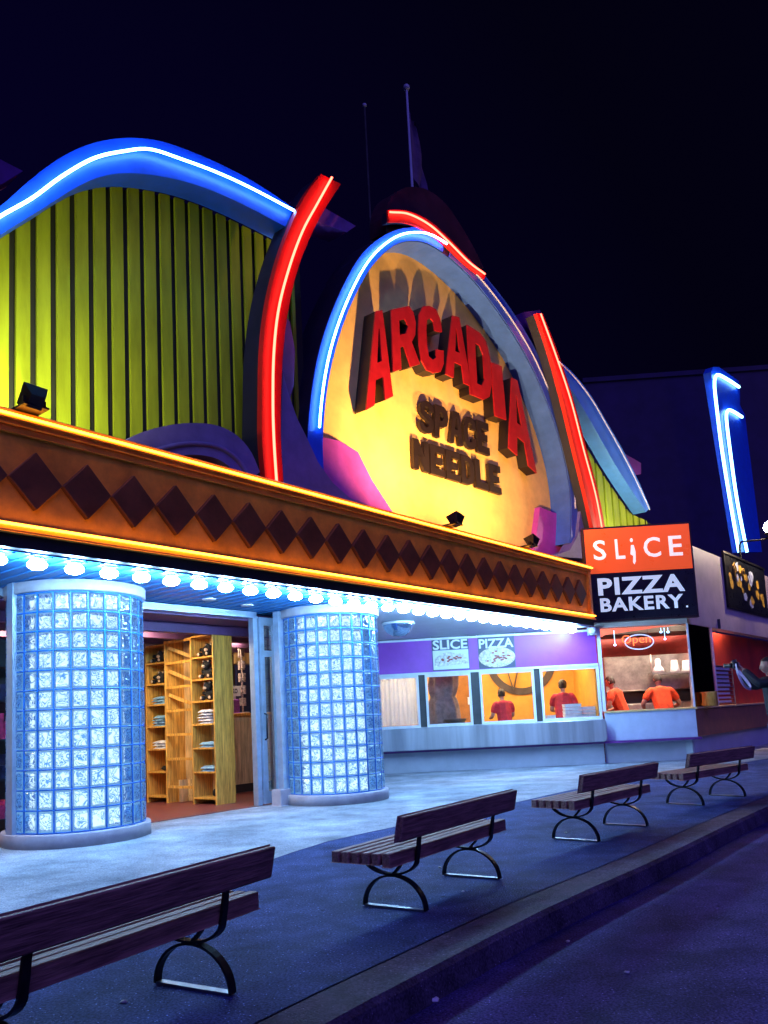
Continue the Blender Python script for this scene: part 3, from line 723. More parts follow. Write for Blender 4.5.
# cream panel: rim outline carried down to the marquee
pan = [(u, z) for u, z in [((a[0]+b[0])/2, (a[1]+b[1])/2) for a, b in zip(ro, ri_)]]
pan = [(pan[0][0]+.25, 4.565)] + pan + [(pan[-1][0], 4.565)]
mb = MB(); mb.prism(pan, OW-.12, OW-.02); mb.build('cream_panel', 'cream', ov)
# orchid cheeks at both feet
for pts in ([(322, 437), (340, 441), (358, 452), (372, 480), (394, 514), (370, 512), (345, 500), (322, 480)], [(540, 507), (552, 512), (567, 516), (568, 548), (552, 556), (534, 552), (537, 530)]):
    mb = MB(); mb.prism(PX(A, pts, OW+.14), OW-.01, OW+.14); mb.build('foot_panel', 'pink', ov)
# letters: block capitals on a unit square
GL = {
 'A': [[(0, 0), (.30, 0), (.34, .26), (.66, .26), (.70, 0), (1, 0), (.74, 1), (.26, 1)], [(.39, .44), (.61, .44), (.53, .80), (.47, .80)]],
 'R': [[(0, 0), (.30, 0), (.30, .36), (.44, .36), (.64, 0), (1, 0), (.74, .40), (.90, .50), (.96, .70), (.90, .88), (.74, 1), (0, 1)], [(.30, .56), (.54, .56), (.64, .68), (.54, .80), (.30, .80)]],
 'C': [[(1, .36), (.68, .36), (.66, .24), (.52, .19), (.36, .24), (.32, .40), (.32, .62), (.37, .77), (.52, .82), (.66, .77), (.68, .64), (1, .64), (.96, .84), (.80, .97), (.52, 1.0), (.24, .97), (.06, .84), (0, .60), (0, .40), (.06, .16), (.24, .03), (.52, 0), (.80, .03), (.96, .16)]],
 'D': [[(0, 0), (.58, 0), (.84, .08), (.98, .30), (.98, .70), (.84, .92), (.58, 1), (0, 1)], [(.32, .20), (.52, .20), (.66, .32), (.66, .68), (.52, .80), (.32, .80)]],
 'I': [[(.1, 0), (.9, 0), (.9, 1), (.1, 1)]],
 'S': [[(0, .30), (.30, .30), (.34, .20), (.52, .17), (.68, .22), (.68, .34), (.52, .41), (.26, .48), (.06, .58), (.02, .78), (.14, .93), (.40, 1), (.70, .98), (.92, .88), (.98, .70), (.68, .70), (.62, .80), (.46, .83), (.33, .78), (.34, .68), (.52, .62), (.80, .54), (.98, .42), (1, .22), (.86, .06), (.56, 0), (.26, .02), (.06, .12)]],
 'P': [[(0, 0), (.34, 0), (.34, .34), (.62, .34), (.88, .44), (.98, .66), (.88, .90), (.62, 1), (0, 1)], [(.34, .54), (.54, .54), (.64, .67), (.54, .80), (.34, .80)]],
 'E': [[(0, 0), (1, 0), (1, .23), (.36, .23), (.36, .40), (.86, .40), (.86, .61), (.36, .61), (.36, .77), (1, .77), (1, 1), (0, 1)]],
 'N': [[(0, 0), (.30, 0), (.30, .52), (.66, 0), (1, 0), (1, 1), (.70, 1), (.70, .48), (.34, 1), (0, 1)]],
 'L': [[(0, 0), (1, 0), (1, .24), (.38, .24), (.38, 1), (0, 1)]],
}
LF = OW+.29
quads = [('A', (372, 316), (386, 313), (367, 409), (392.5, 396)), ('R', (392, 312), (415, 307.5), (394, 371), (419.5, 364)), ('C', (418, 306), (440, 311), (421.5, 371), (445, 374)),
         ('A', (449, 317), (463, 321), (446.5, 374), (471, 386)), ('D', (468, 328), (489, 341), (471, 394), (493, 403)), ('I', (490.5, 364), (503, 369), (494, 415), (507.5, 420)),
         ('A', (509, 379), (521, 386), (509.5, 448), (536, 472))]
for ch, TL, TR, BL, BR in quads:
    fn = quad_map([A.P(*p, LF) for p in (TL, TR, BL, BR)]); me = poly_mesh([[((x-.5)*1.06+.5, (y-.5)*1.05+.52) for x, y in lp] for lp in GL[ch]])
    mb = MB(); add_flat(mb, me, fn, OW+.0, LF-.03); lt = mb.build('letter', 'letter_side', ov)
    mb = MB(); add_flat(mb, me, fn, LF-.028, LF); mb.build('letter_face', 'letter_red', lt)
SF = OW+.10
for word, TL, TR, BL, BR in (('SPACE', (420, 398), (489, 424), (418.5, 430), (491, 456)), ('NEEDLE', (413, 437.5), (501, 467), (414, 468), (503, 495))):
    q = quad_map([A.P(*p, SF) for p in (TL, TR, BL, BR)]); n = len(word)
    for i, ch in enumerate(word):
        a, b = i/n+.004, (i+1)/n-.012
        me = poly_mesh(GL[ch]); mb = MB(); add_flat(mb, me, lambda x, y, a=a, b=b: q(a+(b-a)*x, y), OW+.02, SF); mb.build('letter', 'letter_dark', ov)
# mauve swooshes at the oval's feet
for pts, lb in (([(283, 372), (289, 395), (297, 418), (306, 436), (318, 462), (333, 483), (350, 498), (390, 514), (276, 488), (281, 430)], 'mauve curved buttress between the left red blade and the oval sign'),
                ([(581, 470), (588, 492), (600, 532), (602, 560), (552, 556), (570, 550), (578, 535), (581, 505)], 'lavender curved buttress between the oval sign and the right red blade')):
    mb = MB(); mb.prism(PX(A, pts, 1.2), .9, 1.2); solo(mb, 'curved_buttress', 'mauve', A, lb, 'buttress', 'mauve buttresses beside the oval')
# purple inner return beside the left blade
mb = MB(); mb.prism(PX(A, [(281, 310), (290, 322), (295, 350), (294, 385), (288, 405), (282, 380)], 1.05), .6, 1.05); solo(mb, 'side_panel', 'purple', A, 'narrow dark purple panel tucked right of the left red blade', 'facade panel')

# ------------------------------------------------------------------ floodlights on the marquee
def flood(px, py, label, tgt, power, color, size, w=2.32):
    u, z = A.P(px, py, w); z = max(z, 4.66); t = thing('floodlight', label, 'floodlight', A, u, w, 4.56, 'floodlights on the marquee')
    mb = MB(); mb.bar((u-.11, w, 4.56), (u-.11, w, z), .02, .03).bar((u+.11, w, 4.56), (u+.11, w, z), .02, .03).box(u-.13, u+.13, w-.30, w+.06, 4.563, 4.585); mb.build('bracket', 'iron', t)
    mb = MB(); c = (u, w, z)
    # tilted housing: trapezoid pointing up and towards the facade
    dirv = (Vector((tgt[0]-u, tgt[1]-w, tgt[2]-z))).normalized()
    b0 = MB()
    def frame_pts(d, h):
        x = Vector((1, 0, 0)); y = x.cross(dirv).normalized(); x = dirv.cross(y).normalized()
        return [Vector(c)+dirv*d+x*i*h+y*j*h for i, j in ((-1, -1), (1, -1), (1, 1), (-1, 1))]
    f1, f2 = frame_pts(-.10, .07), frame_pts(.07, .12)
    q = [b0.v(*p) for p in f1]+[b0.v(*p) for p in f2]
    for f in ((0,1,2,3), (0,1,5,4), (1,2,6,5), (2,3,7,6), (3,0,4,7)): b0.face([q[i] for i in f])
    hs = b0.build('housing', 'iron', t)
    l = MB(); l.face([l.v(*p) for p in frame_pts(.055, .10)]); l.build('lens', 'flood_lens', t)
    s = spot('flood_lamp', A.W(*(Vector(c)+dirv*.12)), A.W(*tgt), power, color, size, 1.0); return t
# aim points
def aim(px, py, w): u, z = A.P(px, py, w); return (u, w, z)
WARM = (1.0, .60, .21)
flood(34, 406, 'black floodlight on the marquee in front of the lime panel', aim(-10, 340, .8), 420, (1.0, .97, .5), 165)
flood(456, 523, 'black floodlight on the marquee below the middle of the oval sign', aim(418, 255, .5), 2350, WARM, 145)
flood(532, 543, 'black floodlight on the marquee near the right foot of the oval sign', aim(500, 330, .5), 1350, WARM, 165)
flood(622, 556, 'floodlight hidden on the marquee end below the right lime panel', aim(612, 470, .8), 420, (1.0, .97, .6), 150, w=1.7)  # unseen lamp added to brighten the right lime panel

# ------------------------------------------------------------------ flagpoles
u, z = A.P(412.5, 192, -1.4); ut, zt = A.P(401, 85, -1.4)
fp = thing('flagpole', 'pale flagpole with a limp dark flag above the oval sign', 'flagpole', A, u, -1.4, 6.38)
mb = MB(); mb.tube([(u, -1.4, 6.38), (u, -1.4, zt)], [.05, .03], 10); mb.build('pole', 'pole', fp)
mb = MB(); mb.blob((u, -1.4, zt+.08), .09); mb.build('finial', 'pole', fp)
mb = MB(); rows = 14; grid = []
for j in range(rows+1):
    zz = zt-.55-j*1.9/rows; ext = .16+.75*math.sin(min(1, j/rows*1.1)*math.pi*.62)*(1-.25*j/rows)
    grid.append([mb.v(u+.05+ext*i/7*(.8), -1.4+.10*math.sin(i*1.3+j*.35)*(i/7), zz-.35*i/7) for i in range(8)])
for j in range(rows):
    for i in range(7): mb.face([grid[j][i], grid[j][i+1], grid[j+1][i+1], grid[j+1][i]], True)
mb.build('flag', 'flag_cloth', fp)
ut, zt = A.P(364.5, 107, -3.0)
f2 = thing('flagpole', 'faint bare pole standing left of the flagpole against the night sky', 'flagpole', A, A.P(367, 180, -3)[0], -3.0, 6.38)
mb = MB(); mb.tube([(ut, -3.0, 6.38), (ut, -3.0, zt)], [.045, .03], 10); mb.build('pole', 'charcoal', f2)
mb = MB(); mb.blob((ut, -3.0, zt+.05), .06); mb.build('finial', 'pole', f2)

# ------------------------------------------------------------------ food kiosk
ks = thing('food_kiosk', 'purple-topped kiosk with four serving windows over a steel counter', 'kiosk', K, -2.4, 0, 0)
SL, SR = -6.0, .12
ZT, ZB, ZC, ZCB = 3.13, 2.32, 1.03, .52
mb = MB(); mb.box(SL, SR, -.12, 0, .0, ZCB+.3); mb.build('lower_wall', 'pale_wall', ks)
mb = MB(); mb.box(SL, SR, -.14, .012, ZB, ZT); pf = mb.build('purple_fascia', 'kiosk_purple', ks)
mb = MB(); mb.box(SL, SR+.01, .012, .045, ZB-.05, ZB+.005).box(SL, SR+.01, .012, .03, ZT-.05, ZT); mb.build('fascia_trim', 'white_paint', ks)
mb = MB(); mb.prism([(SL, ZCB), (SR-.02, ZCB), (SR+.03, ZCB+.06), (SR+.03, ZC-.03), (SR, ZC), (SL, ZC)], .003, .34); mb.build('steel_counter', 'steel', ks, bevel=.015)
mb = MB(); mb.box(SL, 2.3, .01, .20, ZCB-.05, ZCB-.004); mb.build('shadow_rail', 'purple', ks)  # dark strip standing in for the shadow line under the counters
def sx(px): return K.P(px, 700, 0)[0]
edges = [(419.5, 426), (472, 480.5), (535.5, 541.5)]
for a, b in edges: mb = MB(); mb.box(sx(a), sx(b), -.08, .0, ZC, ZB-.05); mb.build('mullion', 'charcoal', ks)
wins = [(sx(372), sx(419.5)), (sx(426), sx(472)), (sx(480.5), sx(535.5)), (sx(541.5), sx(601))]
for i, (a, b) in enumerate(wins):
    mb = MB(); fwid = .055
    mb.box(a, a+fwid, -.06, .03, ZC, ZB-.05).box(b-fwid, b, -.06, .03, ZC, ZB-.05).box(a+fwid, b-fwid, -.06, .03, ZC, ZC+.07).box(a+fwid, b-fwid, -.06, .03, ZB-.11, ZB-.05)
    wf = mb.build('window', 'white_paint', ks)
    mb = MB(); mb.box(a+fwid, b-fwid, -.03, -.024, ZC+.07, ZB-.11); mb.build('pane', 'glass', wf)
    if i == 0:
        mb = MB(); n = 40; w_ = (b-a-2*fwid)
        vs = [(mb.v(a+fwid+w_*k/n, -.14+.03*math.sin(k*1.55)+.01*math.sin(k*.7), ZC+.08), mb.v(a+fwid+w_*k/n, -.14+.02*math.sin(k*1.55), ZB-.09)) for k in range(n+1)]
        for k in range(n): mb.face([vs[k][0], vs[k+1][0], vs[k+1][1], vs[k][1]], True)
        mb.build('curtain', 'curtain', wf, 'pleated white curtain drawn across this window')
# interior
KF = .03
mb = MB(); mb.box(SL, SR-.02, -2.9, -.12, .0, KF); mb.build('kiosk_floor', 'charcoal', ks)
mb = MB(); mb.box(SL, SR-.02, -3.0, -2.9, KF, 3.1); bw = mb.build('kitchen_wall', 'kitchen_orange', ks)
u, z = K.P(521, 664, -2.88); rr_ = K.P(556, 664, -2.88)[0]-u
mb = MB()
ri2 = [(u+rr_*math.cos(k*math.pi/30), -2.88, z+.1+rr_*math.sin(k*math.pi/30)) for k in range(61)]
mb.band([(p[0], p[2]) for p in ri2], [(u+(p[0]-u)*.80, z+.1+(p[2]-z-.1)*.80) for p in ri2], -2.895, -2.87)
mb.bar((u-.25, -2.868, z-rr_*.75), (u+.16, -2.868, z+.8), .02, .17, Vector((0, 1, 0)))
mb.bar((u-.25, -2.866, z-rr_*.75), (u-.62, -2.866, z+.8), .02, .17, Vector((0, 1, 0)))
mb.build('wall_emblem', 'emblem_dark', bw)
mb = MB(); a, b = K.P(457, 700, -2.6)[0], K.P(474, 700, -2.6)[0]; mb.box(a, b, -2.88, -2.82, KF, 2.9); kd = mb.build('kitchen_door', 'door_brown', ks)
mb = MB(); mb.box(b-.16, b-.10, -2.82, -2.78, 1.55, 1.75); mb.build('handle', 'white_paint', kd)
mb = MB(); mb.box(SR-.06, SR-.03, -2.9, -.12, KF, 3.1); mb.build('end_wall', 'kitchen_orange', ks)
mb = MB(); mb.box(SL, SR, -3.0, -.14, 3.02, 3.1); mb.build('kiosk_ceiling', 'white_paint', ks)
for s_ in (-4.75, -3.6, -2.0, -.8):  # unseen lamps, the leftmost added to brighten the curtained window
    mb = MB(); mb.box(s_-.4, s_+.4, -1.7, -1.3, 2.97, 3.02); mb.build('ceiling_lamp', 'lamp_warm', ks)
# things inside the second window: cover-draped mixer
u = K.P(443, 700, -1.0)[0]
mx_ = thing('stand_mixer', 'tall mixer draped with a grey cover behind the second kiosk window', 'mixer', K, u, -1.0, KF)
mb = MB(); mb.lathe((u, -1.0, KF), [(.33, 0), (.37, .9), (.39, 1.2), (.38, 1.45), (.35, 1.62), (.30, 1.72), (.33, 1.82), (.36, 2.0), (.33, 2.3), (.25, 2.5)], 36, (1, .8))
for v in mb.bm.verts:
    a_ = math.atan2(v.co.y-1.0, v.co.x-u); k_ = 1+.10*math.sin(a_*9+v.co.z*1.2)+.05*math.sin(a_*4+v.co.z*3)
    v.co.x = u+(v.co.x-u)*k_+.10*max(0, v.co.z-1.75); v.co.y = 1.0+(v.co.y-1.0)*k_
mb.build('cover', 'grey_cloth', mx_)
u2 = K.P(437, 690, -.62)[0]; mb = MB(); mb.lathe((K.P(455, 718, -.5)[0], -.5, 1.03), [(.10, 0), (.22, .06), (.28, .16), (.27, .17), (.2, .07), (.02, .03)], 20)
solo(mb, 'mixing_bowl', 'charcoal', K, 'dark mixing bowl on the sill behind the second kiosk window', 'bowl')
mb = MB(); mb.box(SL, SR-.08, -.9, -.13, .95, 1.02); mb.build('inner_sill', 'steel', ks)
# pizza box stacks
def boxes(px, n, w, sd, label, zb=1.02):
    u = K.P(px, 710, w)[0]; t = thing('pizza_box_stack', label, 'pizza boxes', K, u, w, zb, 'stacks of pizza boxes')
    rg = random.Random(n); z = zb+.001
    for i in range(n):
        j = rg.uniform(-.02, .02); mb = MB(); mb.box(u-sd+j, u+sd+j, w-sd, w+sd, z, z+.065); mb.box(u-sd+j-.006, u+sd+j+.006, w-sd-.006, w+sd+.006, z+.05, z+.072); mb.build('pizza_box', 'pizza_box', t); z += .08
    return t
boxes(571.5, 5, -.42, .19, 'stack of five white pizza boxes in the fourth kiosk window')
boxes(588, 4, -.50, .17, 'stack of four white pizza boxes at the right edge of the fourth kiosk window')
boxes(549, 2, -.40, .11, 'two small white boxes at the left edge of the fourth kiosk window')
# posters on the purple fascia
def poster(pts, label, word, kind):
    u0, z1 = K.P(*pts[0], .03); u1, z0 = K.P(*pts[1], .03)
    t = thing('food_poster', label, 'poster', K, (u0+u1)/2, .02, z0, 'posters on the purple fascia')
    mb = MB(); mb.box(u0, u1, .0125, .028, z0, z1); mb.build('poster_board', 'poster_slate', t)
    h = z1-z0; wd = u1-u0
    if kind == 'slice':
        mb = MB(); mb.box(u0+.015, u1-.015, .0285, .031, z0+.02, z0+h*.54); mb.build('poster_picture', 'poster_white', t)
        mb = MB(); mb.prism([(u0+wd*.04, z0+h*.10), (u1-wd*.04, z0+h*.16), (u1-wd*.1, z0+h*.40), (u0+wd*.35, z0+h*.50), (u0+wd*.08, z0+h*.34)], .0312, .0335); pz = mb.build('pizza_print', 'cheese', t)
        n = 12
    else:
        mb = MB(); mb.prism([(u0+wd*.5+wd*.50*math.cos(k*math.pi/16), z0+h*.30+h*.28*math.sin(k*math.pi/16)) for k in range(32)], .0285, .031); mb.build('poster_picture', 'crust', t)
        mb = MB(); mb.prism([(u0+wd*.5+wd*.44*math.cos(k*math.pi/16), z0+h*.31+h*.235*math.sin(k*math.pi/16)) for k in range(32)], .0312, .0335); pz = mb.build('pizza_print', 'cheese', t)
        n = 22
    rg = random.Random(n); mb = MB()
    for k in range(n):
        a, r_ = rg.uniform(0, 6.28), rg.uniform(.05, .85); cx_, cz_ = u0+wd*.5+wd*.40*r_*math.cos(a), z0+h*.30+h*.20*r_*math.sin(a)
        if kind == 'slice': cz_ = z0+h*.29+h*.1*r_*math.sin(a)
        mb.prism([(cx_+.035*math.cos(q*math.pi/4), cz_+.022*math.sin(q*math.pi/4)) for q in range(8)], .0337, .036)
    mb.build('toppings', 'topping', pz)
    mb = MB(); fit_text(mb, word, u0+wd*.03, u1-wd*.03, z0+h*.56, z0+h*.82, .0285, .0315, .025, 1.0); mb.build('lettering', 'poster_white', t)
poster([(431, 634), (470, 669)], 'dark poster reading SLICE above a picture of pizza on the purple fascia', 'SLICE', 'slice')
poster([(477, 633), (516, 667)], 'dark poster reading PIZZA above a round pizza on the purple fascia', 'PIZZA', 'round')
# dome fixture under the soffit
p = G(398, 622, 3.15); u, w = A.uw(p)
dm = thing('dome_mirror', 'half-round silvery dome hanging under the soffit beside the farther glass column', 'dome mirror', A, u, w, 2.9)
mb = MB(); mb.lathe((u, w, 3.145), [(.30, 0), (.30, -.04), (.285, -.12), (.23, -.21), (.13, -.275), (.01, -.295)], 28); mb.build('dome', mat('dome_chrome', (.35, .5, .7), .15, .1, 3, metal=.9), dm)
mb = MB(); mb.lathe((u, w, 3.145), [(.31, 0), (.325, -.02), (.325, -.05), (.304, -.05)], 28); mb.build('dome_rim', 'white_paint', dm)
# small pale lantern at the kiosk corner
u, z = K.P(591.5, 631, .12); mb = MB(); mb.box(u-.09, u+.09, .05, .2, z-.1, z+.08).blob((u, .21, z), .10, squash=(1, .6, .9)); solo(mb, 'corner_camera', 'white_paint', K, 'small white box fitting at the corner where purple kiosk meets the square sign', 'wall fitting')

# ------------------------------------------------------------------ corner booth
bt = thing('corner_booth', 'glass-fronted corner booth with a taupe fascia and lit kitchen at the right', 'booth', K, 1.2, 0, 0)
CS = 2.27; FZ0, FZ1 = 3.15, 5.12; BL = 9.0
uB = lambda u, w: None
def Bs(u, w):
    p = B.W(u, w, 0); return K.uw(p)
def quadwall(u0, u1, w0, w1, z0, z1):  # a box along the side wall, in K coordinates
    return [Bs(u0, w0), Bs(u1, w0), Bs(u1, w1), Bs(u0, w1)], z0, z1
mb = MB(); mb.box(.14, CS-.002, -.25, 0, FZ0, FZ1); pl, a, b = quadwall(0.0, BL, -.25, 0, FZ0, FZ1); mb.plan(pl, a, b); mb.build('fascia', 'fascia_taupe', bt)
mb = MB(); mb.plan([(.16, -.02), (CS-.05, -.02), Bs(BL, -.04), Bs(BL, -3.6), (.16, -3.9)], FZ1-.25, FZ1-.12); mb.build('booth_roof', 'navy_wall', bt)
mb = MB(); mb.box(.2, CS, -.10, .0, ZCB, 1.16); mb.build('counter_front', 'counter_white', bt)
pl, a, b = quadwall(0.004, BL, -.10, .0, ZCB, 1.14); mb = MB(); mb.plan(pl, a, b); mb.build('counter_front', 'counter_brown', bt, 'brown counter front on the side facing right')
mb = MB(); mb.plan([(.2, .03), (CS+.02, .03), Bs(.0, .05), Bs(BL, .05), Bs(BL, -.5), (CS-.35, -.5), (.2, -.5)], 1.16, 1.20); mb.build('counter_top', 'counter_top', bt)
mb = MB(); mb.box(.14, CS-.05, -.3, -.12, .0, ZCB); pl, a, b = quadwall(-.05, BL, -.3, -.12, 0, ZCB); mb.plan(pl, a, b); mb.build('toe_wall', 'pale_wall', bt)
mb = MB(); mb.box(.16, .24, -.08, .0, 1.2, FZ0); mb.build('corner_post', 'white_paint', bt)
mb = MB(); mb.box(CS-.03, CS+.01, -.045, .0, 1.2, FZ0); mb.build('corner_post', 'white_paint', bt)
mb = MB(); pl, a, b = quadwall(1.75, 1.83, -.05, 0, 1.2, FZ0); mb.plan(pl, a, b); mb.build('corner_post', 'white_paint', bt)
mb = MB(); mb.box(.24, CS-.03, -.03, -.022, 1.2, FZ0); pl, a, b = quadwall(.04, 1.75, -.03, -.022, 1.2, FZ0); mb.plan(pl, a, b); mb.build('glazing', 'glass', bt)
# interior
mb = MB(); mb.plan([(.15, -.3), (CS-.4, -.3), Bs(BL, -.3), Bs(BL, -3.6), (.15, -4.0)], .02, KF); mb.build('booth_floor', 'charcoal', bt)
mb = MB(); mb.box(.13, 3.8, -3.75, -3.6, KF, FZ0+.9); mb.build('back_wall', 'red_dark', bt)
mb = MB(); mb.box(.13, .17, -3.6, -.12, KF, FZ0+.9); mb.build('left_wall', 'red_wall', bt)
mb = MB(); mb.plan([(.17, -.12), (CS-.1, -.12), Bs(BL, -.12), Bs(BL, -3.4), (.17, -3.6)], FZ0+.9, FZ0+.98); mb.build('booth_ceiling', 'charcoal', bt)
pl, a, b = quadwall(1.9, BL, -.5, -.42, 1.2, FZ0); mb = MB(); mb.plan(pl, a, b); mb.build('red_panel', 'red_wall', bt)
for (s_, w_) in ((.7, -.42), (1.6, -.42), (.8, -1.1), (1.8, -1.1), (2.6, -1.6), (1.2, -2.1)):  # unseen lamps, the pair nearest the glass added to brighten the counter
    mb = MB(); mb.box(s_-.3, s_+.3, w_-.15, w_+.15, FZ0+.80, FZ0+.86); mb.build('ceiling_lamp', 'lamp_red', bt)
pl, a, b = quadwall(2.3, 4.0, -.40, -.27, FZ0+.3, FZ0+.34); mb = MB(); mb.plan(pl, a, b); mb.build('ceiling_lamp', 'lamp_red', bt)
pl, a, b = quadwall(.5, 1.6, -.5, -.37, FZ0+.3, FZ0+.34); mb = MB(); mb.plan(pl, a, b); mb.build('ceiling_lamp', 'lamp_red', bt)  # unseen lamp added to light the rack warmly
# ovens and hood at the back
ov2 = thing('pizza_oven', 'wide stainless pizza oven with a dark mouth at the back of the corner booth', 'oven', K, 1.6, -2.6, KF)
a, b = K.P(606, 690, -2.4)[0], K.P(712, 690, -2.4)[0]
z0, z1 = K.P(650, 703, -2.4)[1], K.P(650, 690, -2.4)[1]; zt = K.P(650, 655, -2.4)[1]
mb = MB(); mb.box(a, b, -3.3, -2.4, KF, z0).box(a, b, -3.3, -2.75, z0, z1).box(a, b, -3.3, -2.4, z1, zt); mb.build('oven_body', 'oven_steel', ov2, bevel=.02)
mb = MB(); mb.box(a+.1, b-.1, -2.74, -2.72, z0+.02, z1-.02); mb.build('oven_mouth', 'charcoal', ov2)
mb = MB()
for k in range(3): mb.lathe((b-.25-.16*k, -2.38, (z1+zt)/2+.05), [(.03, -.03), (.03, .03)], 10)
mb.build('knob', 'charcoal', ov2)
hd = thing('extractor_hood', 'dark sloping extractor hood above the pizza oven', 'extractor hood', K, 1.6, -2.4, zt+.55)
mb = MB(); mb.prism([(a, zt+.55), (b+.2, zt+.55), (b+.2, zt+.8), (b-.5, FZ0), (a, FZ0)], -3.3, -1.9); mb.build('hood_shell', 'charcoal', hd)
# white lamp shades / paper cups on top of the oven
for i, px in enumerate((658, 674.5, 686, 699)):
    u = K.P(px, 665, -2.1)[0]; zc = K.P(px, 672, -2.1)[1]; mb = MB()
    if i == 0: mb.lathe((u, -2.1, zc), [(.15, 0), (.12, .10), (.07, .16), (.07, .30), (.05, .34), (.01, .345)], 18)
    else: mb.lathe((u, -2.1, zc), [(.14, 0), (.10, .12), (.085, .26), (.08, .30), (.01, .305)], 18)
    lb = ['tall white funnel, leftmost on the rail over the oven', 'white cone shade second from left on the rail over the oven', 'white cone shade third from left beside the white post', 'white cone shade rightmost on the rail over the oven'][i]
    solo(mb, 'white_cone', 'lamp_white' if False else 'card_white', K, lb, 'cone shade', 'white cones over the oven')
u0, z = K.P(650, 673, -2.1); u1, _ = K.P(704, 673, -2.1)
mb = MB(); mb.box(u0, u1, -2.3, -1.9, z-.05, z-.002); mb.tube([(u0+.05, -2.1, z-.05), (u0+.05, -2.1, zt)], .02); mb.tube([(u1-.05, -2.1, z-.05), (u1-.05, -2.1, zt)], .02); solo(mb, 'cone_rail', 'oven_steel', K, 'steel rail carrying white cones over the oven', 'shelf')
# storage rack with boxes behind the right glass
u0 = B.P(707, 690, -.35)[0]; u1 = B.P(734, 690, -.35)[0]
rk = thing('wire_rack', 'pale wire rack of stacked trays behind the right booth window', 'rack', B, (u0+u1)/2, -.55, KF)
mb = MB()
for z in [1.25+.11*k for k in range(10)]: mb.box(u0, u1, -.75, -.35, z, z+.012)
for a in (u0, u1):
    for w in (-.75, -.35): mb.bar((a, w, KF), (a, w, 2.4), .03, .03)
mb.build('rack_frame', 'oven_steel', rk)
mb = MB(); rg = random.Random(3)
for z in [1.265+.11*k for k in range(9)]: mb.box(u0+.03+rg.uniform(0, .1), u1-.05-rg.uniform(0, .2), -.7, -.4, z, z+rg.uniform(.04, .08))
mb.build('tray', 'card_white', rk)
u = K.P(710, 700, -.42)[0]; mb = MB(); mb.lathe((u, -.42, 1.20), [(.16, 0), (.18, .02), (.17, .30), (.19, .34), (.17, .34), (.16, .05), (.01, .04)], 20); solo(mb, 'basket', 'pine', K, 'brown basket on the counter inside the booth corner', 'basket')
# neon OPEN sign
u0, z1 = K.P(621.5, 631.5, -.25); u1, z0 = K.P(653.5, 650, -.25)
op = thing('open_sign', 'small neon sign reading Open inside a blue ring behind the booth glass', 'neon sign', K, (u0+u1)/2, -.25, z0)
uc, zc = (u0+u1)/2, (z0+z1)/2
mb = MB(); mb.tube([(uc+(u1-u0)*.47*math.cos(k*math.pi/20)+.04, -.25, zc+(z1-z0)*.36*math.sin(k*math.pi/20)-.03) for k in range(41)], .013); mb.build('ring_tube', 'open_blue', op)
mb = MB(); fit_text(mb, 'Open', u0-.02, u1-.06, zc-.12, zc+.14, -.22, -.20, -.012, 1.0); mb.build('lettering', 'open_red', op)
mb = MB(); mb.tube([(uc-.2, -.25, z1), (uc-.2, -.25, FZ0)], .006).tube([(uc+.25, -.25, z1-.08), (uc+.25, -.25, FZ0)], .006); mb.build('hanging_wire', 'iron', op)
for i, (px, py, r) in enumerate(((661, 632, .035), (668, 632, .035), (665, 639, .03), (615, 645, .035))):  # blue reflections in the glass, made as glowing beads on wires
    u, z = K.P(px, py, -.8); mb = MB(); mb.blob((u, -.8, z), r, squash=(1, 1, .8)); mb.tube([(u, -.8, z), (u, -.8, FZ0)], .006)
    solo(mb, 'pendant_lamp', 'spot_blue', K, ['small blue pendant lamp, upper left of the three right of the Open sign', 'small blue pendant lamp, upper right of the three right of the Open sign', 'small blue pendant lamp, lowest of the three right of the Open sign', 'small blue pendant lamp alone left of the Open sign'][i], 'lamp', 'blue pendant lamps')
# big square sign on the corner
u0 = K.P(587, 570, .22)[0]; u1 = K.P(693, 570, .22)[0]; z0 = K.P(645, 617.5, .22)[1]; z1 = K.P(640, 526.5, .22)[1]; zm = K.P(640, 571.5, .22)[1]
sg = thing('square_sign', 'square lit sign, orange above and black below, at the corner booth', 'sign', K, (u0+u1)/2, .1, z0)
mb = MB(); mb.box(u0-.05, u1+.05, .004, .20, z0-.05, z1+.05); mb.build('cabinet', 'sign_edge', sg, bevel=.012)
mb = MB(); mb.box(u0, u1, .2005, .215, zm+.01, z1); mb.build('orange_face', 'sign_orange', sg)
mb = MB(); mb.box(u0, u1, .2005, .215, z0, zm-.01); mb.build('black_face', 'sign_black', sg)
W_ = u1-u0; Ht = z1-z0
fx = lambda f: u0+W_*f
fz = lambda f: z0+Ht*f
mb = MB()
ya, yb = fz(.655), fz(.875)
fit_text(mb, 'S', fx(.075), fx(.195), ya, yb, .2155, .22, .012); fit_text(mb, 'L', fx(.285), fx(.375), ya, yb, .2155, .22, .012)
fit_text(mb, 'C', fx(.555), fx(.715), ya, yb, .2155, .22, .012); fit_text(mb, 'E', fx(.795), fx(.92), ya, yb, .2155, .22, .012)
